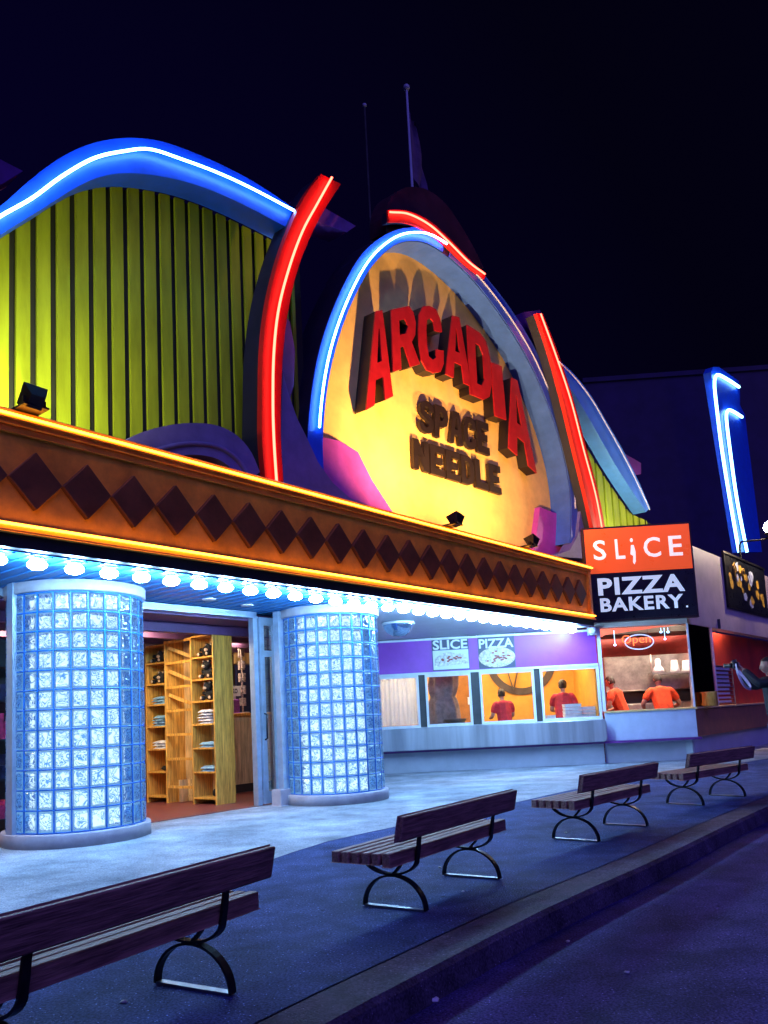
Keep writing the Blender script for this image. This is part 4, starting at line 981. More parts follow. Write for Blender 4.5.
# the I is drawn as a knife: handle, dot and pointed blade
mb.prism([(fx(.437), fz(.80)), (fx(.462), fz(.80)), (fx(.475), fz(.73)), (fx(.47), fz(.62)), (fx(.455), fz(.585)), (fx(.443), fz(.61)), (fx(.45), fz(.68)), (fx(.425), fz(.70))], .2155, .22)
mb.prism([(fx(.445+.014*math.cos(k*math.pi/6)), fz(.855+.022*math.sin(k*math.pi/6))) for k in range(12)], .2155, .22)
mb.build('lettering', 'sign_white', sg)
mb = MB(); fit_text(mb, 'PIZZA', fx(.09), fx(.91), fz(.265), fz(.455), .2155, .22, .035, 1.12); fit_text(mb, 'BAKERY', fx(.10), fx(.885), fz(.085), fz(.235), .2155, .22, .03, 1.12)
mb.prism([(fx(.905), fz(.085)), (fx(.922), fz(.085)), (fx(.922), fz(.105)), (fx(.905), fz(.105))], .2155, .22)
mb.build('lettering', 'sign_paleblue', sg, 'pale blue letters on the black half')
# picture panel on the side fascia
u0, z1 = B.P(723, 553, .03); z0 = B.P(723, 604, .03)[1]
pc = thing('picture_panel', 'dark framed picture panel with gold shapes on the taupe fascia at right', 'picture', B, u0+2.2, .02, z0)
u1 = u0+4.2
mb = MB(); mb.box(u0, u1, .003, .03, z0, z1); mb.build('panel_board', 'sign_black', pc)
mb = MB(); mb.box(u0-.06, u1, .003, .06, z1, z1+.06).box(u0-.06, u1, .003, .06, z0-.06, z0).box(u0-.06, u0, .003, .06, z0, z1); mb.build('panel_frame', 'iron', pc)
rg = random.Random(5); hh = z1-z0
for k in range(22):
    cu_, cz_ = u0+.25+rg.random()*3.6, z0+hh*rg.uniform(.15, .85); r_ = rg.uniform(.12, .30); ns = rg.choice((5, 7, 9)); q = MB()
    q.prism([(cu_+r_*rg.uniform(.6, 1.1)*math.cos(j*2*math.pi/ns), cz_+r_*.8*rg.uniform(.6, 1.1)*math.sin(j*2*math.pi/ns)) for j in range(ns)], .0305+.0006*k, .034+.0006*k)
    q.build('gold_print' if k % 3 else 'pale_print', 'gold' if k % 3 else 'counter_white', pc)
for cu_ in (.9, 1.7):
    mb = MB(); mb.tube([(u0+cu_+.12*math.cos(a*.5), .06, z0+hh*.72+.16*math.sin(a*.5)) for a in range(0, 11)], .02); mb.build('gold_print', 'gold', pc)

# ------------------------------------------------------------------ night building with the blue neon tower, globe lamp
F_ = Frame(Vector((0, 0, 0)), A.d)
DW = A.W(0, 0, 0)
nb_ = thing('dark_building', 'large unlit dark building standing beyond the arcade at the right', 'building', Frame(K.W(.5, -32, 0), K.d), 6, 0, 0)
nf = Frame(K.W(.5, -32, 0), K.d)
ul = nf.P(588, 450, 0)[0]; zl = nf.P(640, 379, 0)[1]
mb = MB(); mb.box(ul, ul+30, -12, 0, 0, zl); mb.box(ul, ul+30.1, -.3, .12, zl, zl+.3); mb.build('wall', 'night_building', nb_)
TW = 1.2
tw = thing('neon_tower', 'blue pylon with two bright bent neon lines rising behind the corner booth', 'neon pylon', A, A.P(725, 500, TW)[0], TW, 4)
def tpx(pts, w): return PX(A, pts, w)
mb = MB(); mb.prism(tpx([(711, 372), (713, 367), (719, 367), (739, 381), (740, 392), (740, 405), (745, 415), (748, 440), (762, 552), (740, 552)], TW), TW-.3, TW); slab = mb.build('pylon_slab', 'blue_paint', tw)
for pts in ([(739, 387), (730, 381), (719, 375), (715.5, 377), (714.5, 386), (717, 410), (722, 450), (730, 500), (739, 552)], [(742, 417), (735, 412.5), (729.5, 410), (727, 412), (726.5, 420), (730, 450), (737, 500), (747, 552)]):
    p2 = spline(tpx(pts, TW+.1), 40); mb = MB(); mb.tube([(u, TW+.1, z) for u, z in p2], .06); mb.build('neon_tube', 'neon_far', slab)
u, z = B.P(770, 527, .8)
gl_ = thing('globe_lamp', 'round white globe lamp on a dark bracket arm at the right edge above the fascia', 'lamp', B, u, 0, FZ1)
mb = MB(); mb.tube(spline([(u, -.05, FZ1+.01), (u, -.05, z-.35), (u, .2, z-.3), (u, .62, z-.32), (u, .8, z-.24)], 24), .03); mb.lathe((u, .8, z-.26), [(.05, 0), (.15, .06), (.16, .10)], 14); mb.box(u-.1, u+.1, -.12, .0-.004, FZ1+.003, FZ1+.04); mb.build('bracket', 'iron', gl_)
mb = MB(); mb.lathe((u, .8, z), [(max(.004, .17*math.sin(math.pi*k/14)), -.17*math.cos(math.pi*k/14)) for k in range(15)], 24); mb.build('globe', 'globe', gl_)

# ------------------------------------------------------------------ shop shelving and goods
LS = (S1-S0).length; HS = 2.86; DS = .42
sh = thing('shelving_unit', 'tall pine shelving unit with a ladder-like middle bay inside the shop doorway', 'shelves', S, LS/2, -.2, .012)
s1, s2 = S.P(166.5, 805, 0)[0], S.P(193, 805, 0)[0]
t_ = .035
for a in (0, s1, s2): mb = MB(); mb.box(a, a+t_, -DS, 0, .012, HS-(.0 if a else .06)); mb.build('upright', 'pine', sh, bevel=.004)
mb = MB(); mb.box(LS-t_, LS, -DS, 0, .012, HS+.02); mb.build('side_panel', 'pine', sh, bevel=.004)
mb = MB(); mb.box(t_, s1, -DS, -DS+.015, .012, HS-.06).box(s2+t_, LS-t_, -DS, -DS+.015, .012, HS); mb.box(s1+t_, s2, -DS, -DS+.015, .012, HS-.02); mb.build('back_panel', 'birch', sh)
lv = [.10, .53, .93, 1.33, 1.72, 2.09, 2.47]
for z in lv + [HS-.02]:
    mb = MB(); mb.box(s2+t_, LS-t_, -DS+.016, -.004, z, z+.028); mb.build('shelf', 'pine', sh)
    mb = MB(); zz = z-.05 if z > 2.6 else z; mb.box(t_, s1, -DS+.016, -.004, zz, zz+.028); mb.build('shelf', 'pine', sh)
for z in (.27, .75, 1.17, 1.59, 2.0, 2.43, HS-.05):
    mb = MB(); mb.box(s1+t_, s2, -.05, -.006, z, z+.045); mb.build('rung', 'pine', sh)
for z in (2.62, 2.2, 1.78):
    mb = MB(); mb.bar((s1+.06, -.06, z+.12), (s2-.12, -.34, z-.14), .03, .06); mb.build('brace', 'pine', sh)
def bear(s, z, k, lying, label):
    t = thing('plush_bear', label, 'plush toy', S, s, -.17, z, 'black plush bears on the shelves')
    mb = MB(); zb = z+.10
    mb.blob((s, -.17, zb), .105, jit=.04, squash=(1.15, .95, .95)); hd_ = (s+(.11 if lying else 0), -.11, zb+(.03 if lying else .13))
    mb.blob(hd_, .085, jit=.03); 
    for sg_ in (-1, 1):
        mb.blob((hd_[0]+sg_*.065, hd_[1]-.01, hd_[2]+.07), .032); mb.blob((s+sg_*.11, -.09, zb-.055), .045, squash=(1, 1.2, .9)); mb.blob((s+sg_*.115, -.12, zb+.03), .035)
    bd = mb.build('body', 'plush', t)
    mb = MB(); mb.blob((hd_[0], hd_[1]+.075, hd_[2]-.02), .038, squash=(1.1, .7, .8)); mb.build('muzzle', 'muzzle', t)
    for sg_ in (-1, 1):
        mb = MB(); mb.blob((hd_[0]+sg_*.065, hd_[1]+.018, hd_[2]+.072), .018); mb.build('inner_ear', 'muzzle', t)
        mb = MB(); mb.blob((s+sg_*.11, -.045, zb-.055), .03, squash=(1, .4, 1)); mb.build('foot_pad', 'muzzle', t)
R_ = (s2+LS)/2; L_ = s1/2
bear(R_-.03, lv[6]+.029, 0, True, 'black plush bear lying in the top right bay of the shelving')
bear(R_, lv[5]+.029, 1, False, 'black plush bear in the second bay from the top on the right')
bear(R_+.02, lv[4]+.029, 2, False, 'black plush bear in the third bay from the top on the right')
bear(L_-.04, lv[6]+.029, 3, True, 'black plush bear in the top left bay of the shelving')
bear(L_-.04, lv[5]+.029, 4, True, 'black plush bear in the second bay from the top on the left')
def shirts(s, z, n, m, label):
    t = thing('folded_shirts', label, 'folded shirts', S, s, -.18, z, 'folded shirts on the shelves'); rg = random.Random(int(s*100+z*10))
    for i in range(n):
        mb = MB(); x0 = s-.17+rg.uniform(-.015, .015); z0 = z+.002+i*.048
        res = bmesh.ops.create_grid(mb.bm, x_segments=8, y_segments=6, size=1)
        top = res['verts']
        for v in top:
            x, y = v.co.x, v.co.y; ed = max(abs(x), abs(y)); v.co = Vector((x0+.17+x*.17, .18+y*.15, z0+.042*(1-ed**6)+.008*math.sin(x*5+i*2)*math.cos(y*4)))
            for f in v.link_faces: f.smooth = True
        e = bmesh.ops.extrude_face_region(mb.bm, geom=list(mb.bm.faces))
        for v in [g_ for g_ in e['geom'] if isinstance(g_, bmesh.types.BMVert)]: v.co.z = z0-.002
        mb.build('shirt', m, t)
shirts(R_, lv[3]+.029, 5, 'shirt_white', 'tall stack of white folded shirts in the right bay of the shelving')
shirts(R_, lv[2]+.029, 2, 'shirt_blue', 'low stack of blue folded shirts in the right bay below the white stack')
shirts(R_+.03, lv[1]+.029, 2, 'shirt_blue', 'low stack of blue folded shirts in the lower right bay of the shelving')
shirts(L_+.03, lv[4]+.029, 3, 'shirt_blue', 'blue folded shirts in the left bay just below the bears')
shirts(L_+.04, lv[3]+.029, 4, 'shirt_blue', 'tall blue folded shirt stack in the middle left bay of the shelving')
shirts(L_+.04, lv[2]+.029, 3, 'shirt_white', 'pale folded shirts in the left bay under the tall blue stack')
mb = MB(); mb.blob((L_+.05, -.15, lv[1]+.075), .05, jit=.2, squash=(1.4, 1, .9)); solo(mb, 'dark_pouch', 'plush', S, 'small dark pouch in the lower left bay of the shelving', 'pouch')
mb = MB(); mb.blob((R_+.15, -.13, lv[0]+.10), .07, jit=.15, squash=(.9, 1, 1)); solo(mb, 'dark_pouch', 'plush', S, 'small dark pouch in the bottom right bay of the shelving', 'pouch')
# timber crate low in the middle bay
mb = MB()
for z in (.03, .13, .23, .33): mb.box(s1+.2, s2-.05, -.30, -.28, z, z+.07)
for a in (s1+.2, s2-.09): mb.box(a, a+.04, -.28, -.12, .02, .40)
solo(mb, 'small_crate', 'birch', S, 'small pale timber crate at the foot of the ladder-like bay', 'crate')
# sales counter to the right of the shelves with board, sign and printed bag
CW = -2.3
u0, u1 = A.P(228, 760, CW)[0], A.P(272, 760, CW)[0]; zc = A.P(248, 713, CW)[1]
ct = thing('sales_counter', 'birch plywood sales counter just inside the open shop door', 'counter', A, (u0+u1)/2, CW, .012)
mb = MB(); mb.box(u0, u1, CW-.6, CW, .17, zc-.05); mb.build('counter_body', 'birch', ct, bevel=.006)
mb = MB(); mb.box(u0, u1, CW-.58, CW-.03, .012, .168); mb.build('plinth', 'charcoal', ct)
mb = MB(); mb.box(u0-.05, u1, CW-.65, CW+.06, zc-.048, zc); mb.build('counter_top', 'pine', ct, bevel=.006)
u, z = A.P(244, 700, CW-.3)
u0 = A.P(238, 680, CW-.9)[0]; u1 = A.P(262, 680, CW-.9)[0]; z1 = A.P(250, 665, CW-.9)[1]
mb = MB(); mb.box(u0, u1, CW-1.0, CW-.94, zc-.2, z1); solo(mb, 'notice_board', 'poster_blue', A, 'dark blue board standing behind the sales counter', 'board')
z2 = A.P(246, 628, CW-.9)[1]; mb = MB(); mb.box(u0, u1, CW-1.02, CW-.96, z1+.03, z2); solo(mb, 'plywood_panel', 'birch', A, 'pale plywood panel on the wall above the dark blue board', 'panel')
a, zt_ = A.P(230, 689, CW-.25); b, zb_ = A.P(240, 697, CW-.25)
a, b = A.P(227.5, 690, CW-.25)[0], A.P(239.5, 690, CW-.25)[0]; a = A.P(228, 690, CW-.2)[0]
cs = thing('counter_sign', 'small white card sign reading KO on the sales counter', 'sign', A, a+.25, CW-.2, zc)
ua = A.P(229, 690, CW-.2)[0]; ub = A.P(240.5, 690, CW-.2)[0]; zt_ = A.P(235, 686, CW-.2)[1]; zb_ = A.P(235, 696, CW-.2)[1]
mb = MB(); mb.box(ua, ub, CW-.23, CW-.2, zb_, zt_); mb.box((ua+ub)/2-.03, (ua+ub)/2+.03, CW-.24, CW-.21, zc, zb_); mb.build('card', 'card_white', cs)
mb = MB(); fit_text(mb, 'KO', ua+.08, ub-.08, zb_+.05, zt_-.05, CW-.1995, CW-.195, .03); mb.build('lettering', 'poster_blue', cs)
mb = MB(); um = A.P(234, 705, CW-.12)[0]; mb.box(um-.13, um+.10, CW-.16, CW-.05, zc, zc+.28); solo(mb, 'printed_bag', 'violet_print', A, 'violet printed paper bag on the sales counter under the card sign', 'bag', bevel=.02)
mb = MB(); um = A.P(249, 690, CW-.1)[0]; rg = random.Random(11)
mb.tube([(um, CW-.3, zc), (um, CW-.3, zc+1.3)], .02); mb.lathe((um, CW-.3, zc), [(.14, 0), (.14, .02), (.02, .03)], 14)
for zz in (.25, .5, .75, 1.0, 1.25):
    for k in range(6):
        a = k*1.047+zz; x, y = um+.05*math.cos(a), CW-.3+.05*math.sin(a); mb.box(x-.016, x+.016, y-.02, y+.02, zc+zz-.12+rg.uniform(0, .05), zc+zz+.06)
M['trinkets'] = mat('mixed_trinkets', (.20, .12, .17), .6, .5, 30, c2=(.45, .36, .40))
solo(mb, 'trinket_stand', 'trinkets', A, 'pale spinner stand hung with trinkets on the sales counter', 'display stand')

# ------------------------------------------------------------------ benches
def bench():
    fr = X; t = thing('park_bench', 'x', 'bench', X, 0, 0, 0, 'benches along the kerb')
    # local x = length, w (street side) = backrest side; feet at w=0 (street) and w=-.5
    L2 = .86; gap = .055
    for k in range(6):
        w = -.10-k*.083; mb = MB(); mb.box(-L2, L2, w-.031, w+.031, .345, .42) if k else mb.box(-L2, L2, w-.031, w+.035, .335, .425)
        mb.build('seat_slat', 'bench_wood', t, bevel=.006)
    mb = MB(); a = Vector((0, 0.0)); mb.prism([(0, 0)]*0 or [(-L2, .50), (L2, .50), (L2, .662), (-L2, .662)], -.025, .025)
    for v in mb.bm.verts: v.co.y -= (v.co.z-.5)*.22+.0   # lean to the street
    mb.build('backrest', 'bench_wood', t, bevel=.008)
    for x in (-.555, .555):
        mb = MB(); n = 22
        def flat(pts, width=.045, th=.014):
            P_ = [Vector((0, -p[0], p[1])) for p in pts]
            rows = []
            for i in range(len(P_)):
                tg = (P_[min(i+1, len(P_)-1)]-P_[max(i-1, 0)]).normalized(); nn = Vector((0, -tg.z, tg.y))
                rows.append([mb.bm.verts.new(P_[i]+Vector((x+sx_*width/2, 0, 0))+nn*q*th/2) for sx_, q in ((-1, -1), (1, -1), (1, 1), (-1, 1))])
            for i in range(len(rows)-1):
                for j in range(4): mb.face([rows[i][j], rows[i][(j+1) % 4], rows[i+1][(j+1) % 4], rows[i+1][j]])
            mb.face(rows[0]); mb.face(rows[-1])
        # lower arch
        flat([(-.25+.25*math.cos(math.pi*k/n), .008+.215*math.sin(math.pi*k/n)) for k in range(n+1)])
        # bowl carrying the seat, its street arm rising into the back support
        bowl = [(-.27+.22*math.cos(math.pi+math.pi*k/n)*1.0, .345-.115*math.sin(math.pi*k/n)) for k in range(n+1)]
        flat(bowl)
        arm = [(-.05, .345), (-.038, .40), (-.028, .47), (-.01, .56), (.012, .65)]
        flat(spline(arm, 14), .04, .014)
        flat([(-.25, .232), (-.20, .28), (-.155, .345)], .03, .014)
        fm = mb.build('leg_frame', 'iron', t)
        mb = MB(); mb.box(x-.022, x+.022, -.49, -.01, .001, .016); mb.build('foot_bar', 'iron_bar', fm)
    return t
bn = bench()
spec = []
for (a0, b0_, a1, b1) in (((160, 983), (233, 995), None, None), ((367, 905), (427, 912), (443, 875), (500, 881)), ((552, 838), (603, 843), (601, 824), (650, 828)), ((656, 804), (702, 809), (711, 794), (757, 796))):
    a0, b0_ = G(*a0), G(*b0_)
    if a1: a1, b1 = G(*a1), G(*b1); d = ((a1-a0)+(b1-b0_)).normalized(); c = (a0+a1+b0_+b1)/4
    else:
        e = (b0_-a0).normalized(); d = Vector((-e.y, e.x, 0)); c = (a0+b0_)/2 - d*.565
    spec.append((c, d))
labels = ['dark slatted bench nearest the viewer at the lower left, its near end cut off', 'dark slatted bench second from the front, facing the farther glass column', 'dark slatted bench third from the front with a white paper scrap under it', 'farthest dark slatted bench, in front of the brown booth counter']
for i, (c, d) in enumerate(spec):
    o = bn if i == 0 else copy_tree(bn); n = Vector((d.y, -d.x, 0))
    o.location = c + n*.25 + Vector((0, 0, .001)); o.rotation_euler = (0, 0, math.atan2(d.y, d.x)); o['label'] = labels[i]

# ------------------------------------------------------------------ people
def skin(verts, edges, radii, root=0, sub=1):
    me = bpy.data.meshes.new('skeleton'); me.from_pydata([Vector(v) for v in verts], edges, []); o = bpy.data.objects.new('skeleton', me); col.objects.link(o)
    md = o.modifiers.new('skin', 'SKIN'); md.use_smooth_shade = True; md.branch_smoothing = .3
    sv = me.skin_vertices[0].data
    for i, r in enumerate(radii): sv[i].radius = (r, r) if not isinstance(r, tuple) else r; sv[i].use_root = (i == root)
    sb = o.modifiers.new('sub', 'SUBSURF'); sb.levels = sub; sb.render_levels = sub
    bpy.context.view_layer.update()
    out = bpy.data.meshes.new_from_object(o.evaluated_get(bpy.context.evaluated_depsgraph_get()))
    bpy.data.objects.remove(o); bpy.data.meshes.remove(me); return out
def fuse(meshes, voxel):
    bm = bmesh.new()
    for m_ in meshes: bm.from_mesh(m_)
    me = bpy.data.meshes.new('fused'); bm.to_mesh(me); bm.free(); o = bpy.data.objects.new('fused', me); col.objects.link(o)
    rm = o.modifiers.new('remesh', 'REMESH'); rm.mode = 'VOXEL'; rm.voxel_size = voxel; rm.use_smooth_shade = True
    sm = o.modifiers.new('smooth', 'SMOOTH'); sm.factor = .5; sm.iterations = 2
    bpy.context.view_layer.update(); out = bpy.data.meshes.new_from_object(o.evaluated_get(bpy.context.evaluated_depsgraph_get()))
    bpy.data.objects.remove(o); return out
def head_mesh(c, fwd, k=1.0):
    """skull with nose, brow, chin and ears; fwd = unit vector the face looks along"""
    bm = bmesh.new(); bmesh.ops.create_uvsphere(bm, u_segments=20, v_segments=14, radius=1)
    for v in bm.verts:
        x, y, z = v.co
        w = .078*(1-.18*max(0, -z)**1.5); dpt = .098
        p = Vector((x*w, y*dpt, z*.118))
        if y > 0 and z < -.2: p.y += .008*(-z); p.x *= 1-.22*(-z)
        if y < 0 and z < -.3: p.y *= .78
        if y > .85 and abs(x) < .3 and -.45 < z < .12: p.y += .024*(1-abs(x)/.3)*(1-abs(z+.25)/.4 if abs(z+.25) < .4 else 0)
        if y > .7 and .1 < z < .35 and .15 < abs(x) < .55: p.y -= .007
        v.co = p
    for s_ in (-1, 1):
        r = bmesh.ops.create_icosphere(bm, subdivisions=2, radius=1)
        for v in r['verts']: v.co = Vector((s_*.082+v.co.x*.012, -.008+v.co.y*.022, -.005+v.co.z*.034))
    yv = Vector(fwd).normalized(); xv = yv.cross(Vector((0, 0, 1))).normalized(); zv = xv.cross(yv)
    mt = Matrix((xv, yv, zv)).transposed()
    for v in bm.verts: v.co = Vector(c) + (mt @ v.co)*k
    me = bpy.data.meshes.new('head'); bm.to_mesh(me); bm.free(); return me
def hand_mesh(wrist, dirv, palm_n, curl=.5, side=1):
    d = Vector(dirv).normalized(); n = Vector(palm_n).normalized(); n = (n-d*n.dot(d)).normalized(); s_ = d.cross(n)*side
    w = Vector(wrist); out = []
    out.append(skin([w-d*.02, w+d*.035, w+d*.085], [(0, 1), (1, 2)], [(.026, .026), (.036, .020), (.040, .016)], 0))
    for i, (off, ln) in enumerate(((-.033, .068), (-.011, .08), (.011, .074), (.032, .058))):
        b = w+d*.082+s_*off; pts = [b-d*.02, b]; ang = 0; p = b
        for q in (.42, .33, .25):
            ang += curl*.9; dd = d*math.cos(ang)+n*math.sin(ang); p = p+dd*ln*q; pts.append(p)
        out.append(skin(pts, [(j, j+1) for j in range(len(pts)-1)], [.0095, .0095, .009, .0085, .007], 0))
    tb_ = w+d*.03-s_*.03; t1 = tb_+(d*.6-s_*.7+n*.3).normalized()*.038; t2 = t1+(d*.8-s_*.2+n*.5).normalized()*.032
    out.append(skin([w+d*.02, tb_, t1, t2], [(0, 1), (1, 2), (2, 3)], [.014, .013, .010, .008], 0))
    return out
def person(label, loc, face, pose, shirt, trousers, hair='hair', height=1.72, cap=False, sleeve_long=False, voxel=.016):
    """local axes: +y forward, +x the person's right, z up"""
    k = height/1.75
    t = bpy.data.objects.new('person', None); col.objects.link(t); t.location = loc; t.rotation_euler = (0, 0, face); INFO[t.name] = (X, 0, 0, 0)
    tag(t, label, 'person')
    ln = pose.get('lean', 0.0); wd_ = pose.get('wide', 1.06); V = Vector
    def L(p): return V(p)*k
    hip = L((0, 0, .93)); sp = L((0, ln*.35, 1.12)); ch = L((0, ln*.75, 1.32)); nk = L((0, ln, 1.47)); hd_ = L((0, ln*1.15+.02, 1.62))
    shs, els, wrs = [], [], []
    for i, s_ in enumerate((-1, 1)):
        shs.append(ch+L((s_*.175*wd_, 0, .09))); els.append(L(pose['elbow'][i])); wrs.append(L(pose['wrist'][i]))
    kn = [L((-.10, .04, .50)), L((.10, .02, .50))]; an = [L((-.11, 0, .09)), L((.11, -.03, .09))]; to = [L((-.12, .15, .03)), L((.12, .12, .03))]
    hp = [L((-.09, 0, .88)), L((.09, 0, .88))]
    vs = [hip, sp, ch, nk, shs[0], els[0], wrs[0], shs[1], els[1], wrs[1], hp[0], kn[0], an[0], hp[1], kn[1], an[1], to[0], to[1]]
    ed = [(0, 1), (1, 2), (2, 3), (2, 4), (4, 5), (5, 6), (2, 7), (7, 8), (8, 9), (0, 10), (10, 11), (11, 12), (0, 13), (13, 14), (14, 15), (12, 16), (15, 17)]
    rd = [(.135, .10), (.125, .095), (.145, .105), .055, .055, .042, .028, .055, .042, .028, .085, .058, .038, .085, .058, .038, .032, .032]
    ch_ = lambda pts, rs: skin(pts, [(j, j+1) for j in range(len(pts)-1)], [tuple(q*k for q in r) if isinstance(r, tuple) else r*k for r in rs], 0)
    parts_ = [ch_([hip-V((0, 0, .06)), hip, sp, ch, ch+L((0, .0, .10)), nk], [(.15, .12), (.165, .125), (.155, .12), (.18, .13), (.16, .11), .07])]
    for i in (0, 1):
        parts_.append(ch_([ch.lerp(shs[i], .5), shs[i], els[i], wrs[i]], [.075, .074, .055, .034])); parts_.append(ch_([hp[i], kn[i], an[i]], [.115, .075, .045])); parts_.append(ch_([an[i], to[i]], [.045, .04]))
    fw = pose.get('look', (0, 1, 0)); parts_.append(head_mesh(hd_, fw, k))
    parts_.append(skin([nk-V((0, 0, .04)), nk.lerp(hd_, .75)], [(0, 1)], [.058*k, .052*k], 0))
    for i, s_ in enumerate((-1, 1)):
        d = (wrs[i]-els[i]).normalized(); parts_ += hand_mesh(wrs[i]+d*.015, d, pose.get('palm', (0, .2, -1)), pose.get('curl', .5), -s_)
    def put(me, name, m, parent):
        me.name = name
        if not me.materials: me.materials.append(M[m])
        else: me.materials[0] = M[m]
        for p_ in me.polygons: p_.use_smooth = True
        o = bpy.data.objects.new(name, me); col.objects.link(o); o.parent = parent; return o
    body = put(fuse(parts_, voxel*.62), 'body', 'skin', t)
    # shirt: a slightly larger shell over trunk and sleeves
    cl_ = [ch_([hip-V((0, 0, .10)), hip, sp, ch, ch+L((0, .0, .10)), nk-V((0, 0, .02))], [(.175*wd_, .145), (.19*wd_, .15), (.19*wd_, .145), (.215*wd_, .155), (.19*wd_, .135), .085])]
    for i in (0, 1):
        if sleeve_long: cl_.append(ch_([ch.lerp(shs[i], .5), shs[i], els[i], els[i].lerp(wrs[i], .95)], [.10, .098, .075, .056]))
        else: cl_.append(ch_([ch.lerp(shs[i], .5), shs[i], shs[i].lerp(els[i], .8)], [.10, .10, .085]))
    put(fuse(cl_, voxel), 'jacket' if sleeve_long else 'shirt', shirt, t)
    tl_ = [ch_([hip+V((0, 0, .02)), hip-V((0, 0, .08))], [(.18, .14), (.18, .14)])]
    for i in (0, 1): tl_.append(ch_([hp[i], kn[i], an[i]+V((0, 0, .02))], [.135, .092, .072]))
    put(fuse(tl_, voxel), 'trousers', trousers, t)
    for i in (0, 1):
        me = skin([an[i]-L((0, .05, .045)), an[i]+L((0, .05, -.045)), to[i]+L((0, .06, .005))], [(0, 1), (1, 2)], [.05*k, .052*k, .042*k], 0); put(me, 'shoe', 'shoe', t)
    # hair cap
    bm = bmesh.new(); bmesh.ops.create_uvsphere(bm, u_segments=18, v_segments=12, radius=1)
    yv = Vector(fw).normalized(); xv = yv.cross(Vector((0, 0, 1))).normalized(); zv = xv.cross(yv); mt = Matrix((xv, yv, zv)).transposed()
    dl = [v for v in bm.verts if (v.co.y > .35 and v.co.z < .45) or v.co.z < -.55]; bmesh.ops.delete(bm, geom=dl, context='VERTS')
    rg = random.Random(4)
    for v in bm.verts:
        c_ = v.co*(1+rg.uniform(-.025, .025)); v.co = hd_+(mt @ Vector((c_.x*.090, c_.y*.110-.006, c_.z*.126+.008)))*k
    me = bpy.data.meshes.new('hair'); bm.to_mesh(me); bm.free(); put(me, 'hair', hair, t)
    if cap:
        bm = bmesh.new(); bmesh.ops.create_uvsphere(bm, u_segments=18, v_segments=12, radius=1)
        dl = [v for v in bm.verts if v.co.z < .18]; bmesh.ops.delete(bm, geom=dl, context='VERTS')
        for v in bm.verts: v.co = hd_+(mt @ Vector((v.co.x*.098, v.co.y*.118, v.co.z*.132+.012)))*k
        me = bpy.data.meshes.new('cap'); bm.to_mesh(me); bm.free(); put(me, 'cap', hair, t)
    return t
ROTK = K.rot
work = dict(lean=.10, elbow=[(-.27, .12, 1.10), (.27, .12, 1.10)], wrist=[(-.20, .36, 1.08), (.20, .36, 1.08)], palm=(0, 0, -1), curl=.35)
bent = dict(wide=1.22, lean=.20, elbow=[(-.40, .16, 1.12), (.42, .18, 1.10)], wrist=[(-.26, .44, 1.0), (.34, .50, 1.0)], palm=(0, 0, -1), curl=.3, look=(0, 1, -.35))
def at_k(px, w, z): u = K.P(px, 700, w)[0]; return K.W(u, w, z)
person('worker in a crimson shirt with dark hair seen in the third kiosk window', at_k(504, -1.2, KF), ROTK+.35, work, 'red_shirt', 'black_cloth', height=1.86)
person('worker in a crimson shirt standing behind the pizza boxes in the fourth kiosk window', at_k(563, -1.05, KF), ROTK-.25, work, 'red_shirt', 'black_cloth', height=2.0, cap=True)
person('cook in a bright orange-red shirt at the left of the booth, turned sideways', at_k(623, -.85, KF), ROTK+1.0, bent, 'orange_shirt', 'black_cloth', height=2.02)
person('cook in a bright orange-red shirt bending over the booth counter beside the white post', at_k(664, -.95, KF), ROTK+.12, bent, 'orange_shirt', 'black_cloth', height=2.02)
# photographer cut by the right edge, arms raised with a camera
pl_ = G(783, 777); pos = Vector((pl_.x, pl_.y, 0.004))
hold = dict(lean=.03, elbow=[(-.25, .24, 1.34), (.25, .24, 1.32)], wrist=[(-.08, .42, 1.60), (.10, .42, 1.58)], palm=(0, .6, .5), curl=.6, look=(0, 1, 0))
person('photographer in a dark jacket and blue jeans at the right edge holding a camera up', pos, R(78), hold, 'black_cloth', 'denim', height=2.0, sleeve_long=True, voxel=.014)
cz = 1.84; fdir = Vector((-math.sin(R(78)), math.cos(R(78)), 0)); cpos = pos + fdir*.58
CF = Frame(cpos, Vector((-fdir.y, fdir.x, 0)))
cm = thing('photo_camera', 'black camera with a pale hanging strap held up by the photographer', 'camera', CF, 0, 0, cz)
sgn = 1 if CF.n.dot(fdir) > 0 else -1
mb = MB(); mb.box(-.085, .085, -.04, .04, cz, cz+.11); mb.prism([(-.04, cz+.11), (.04, cz+.11), (.025, cz+.15), (-.025, cz+.15)], -.035, .03); mb.build('camera_body', 'camera_black', cm, bevel=.008)
mb = MB(); mb.tube([(0, sgn*.04, cz+.055), (0, sgn*.09, cz+.055), (0, sgn*.09, cz+.055), (0, sgn*.17, cz+.055)], [.042, .042, .036, .042], 18); ln_ = mb.build('lens', 'camera_black', cm)
mb = MB(); st = spline([(.10, .0, cz+.08), (.13, sgn*-.02, cz-.10), (.10, sgn*-.10, cz-.30), (.02, sgn*-.22, cz-.36), (-.06, sgn*-.20, cz-.25), (-.10, 0, cz+.08)], 26)
for i in range(len(st)-1): mb.bar(st[i], st[i+1], .006, .045)
mb.build('strap', 'strap', cm)

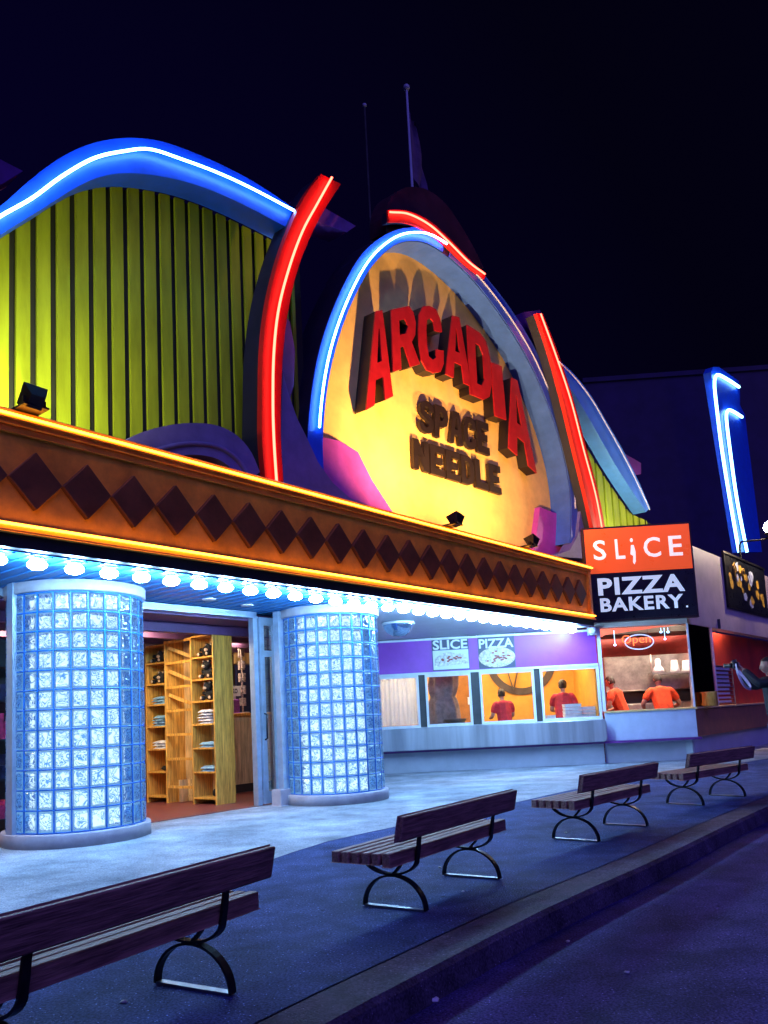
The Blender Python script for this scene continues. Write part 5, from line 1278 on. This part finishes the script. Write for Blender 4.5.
# ------------------------------------------------------------------ night sky, one weak violet fill sun, camera
w = bpy.data.worlds.new('World'); sc.world = w; w.use_nodes = True; nt = w.node_tree
bg = nt.nodes['Background']; sky = nt.nodes.new('ShaderNodeTexSky'); sky.sky_type = 'NISHITA'; sky.sun_disc = False
SUN_EL, SUN_AZ = 40.0, 158.0
sky.sun_elevation = R(-5.0); sky.sun_rotation = R(SUN_AZ)
mx = nt.nodes.new('ShaderNodeMix'); mx.data_type = 'RGBA'; mx.blend_type = 'MULTIPLY'; mx.inputs[0].default_value = 1; mx.inputs[7].default_value = (.30, .16, 1.0, 1)
ad = nt.nodes.new('ShaderNodeMix'); ad.data_type = 'RGBA'; ad.blend_type = 'ADD'; ad.inputs[0].default_value = 1; gtc = nt.nodes.new('ShaderNodeTexCoord'); gvm = nt.nodes.new('ShaderNodeVectorMath'); gvm.operation = 'DOT_PRODUCT'; gvm.inputs[1].default_value = (-.72, .62, -.30)
nt.links.new(gtc.outputs['Generated'], gvm.inputs[0]); grp = nt.nodes.new('ShaderNodeValToRGB'); grp.color_ramp.elements[0].position = .12; grp.color_ramp.elements[0].color = (.0045, .003, .030, 1); grp.color_ramp.elements[1].position = .88; grp.color_ramp.elements[1].color = (.010, .003, .135, 1)
nt.links.new(gvm.outputs['Value'], grp.inputs['Fac']); nt.links.new(grp.outputs['Color'], ad.inputs[7])
nt.links.new(sky.outputs[0], mx.inputs[6]); nt.links.new(mx.outputs[2], ad.inputs[6]); nt.links.new(ad.outputs[2], bg.inputs['Color']); bg.inputs['Strength'].default_value = .15
l = bpy.data.lights.new('Sun', 'SUN'); l.energy = 1.35; l.angle = R(50); l.color = (.19, .15, 1.0)  # soft violet light added as fill for the road and facade
so = bpy.data.objects.new('Sun', l); col.objects.link(so)
az = R(SUN_AZ); so.rotation_euler = Vector((-math.sin(az)*math.cos(R(SUN_EL)), -math.cos(az)*math.cos(R(SUN_EL)), -math.sin(R(SUN_EL)))).to_track_quat('-Z', 'Y').to_euler()

cam = bpy.data.cameras.new('Camera'); co = bpy.data.objects.new('Camera', cam); col.objects.link(co)
mtx = Matrix((RT, UP, -FW)).transposed().to_4x4(); mtx.translation = EYEP; co.matrix_world = mtx
cam.sensor_fit = 'VERTICAL'; cam.sensor_height = 36; cam.lens = FOC/1024*36; cam.shift_y = (CY-512)/1024; cam.shift_x = 0
cam.clip_start = .05; cam.clip_end = 2000
sc.camera = co
sc.view_settings.view_transform = 'Standard'; sc.view_settings.look = 'None'; sc.view_settings.exposure = 0; sc.view_settings.gamma = 1
sc.view_settings.use_curve_mapping = False
sc.cycles.use_denoising = True; sc.cycles.max_bounces = 8; sc.cycles.transparent_max_bounces = 16; sc.cycles.sample_clamp_indirect = 4; sc.cycles.use_light_tree = True
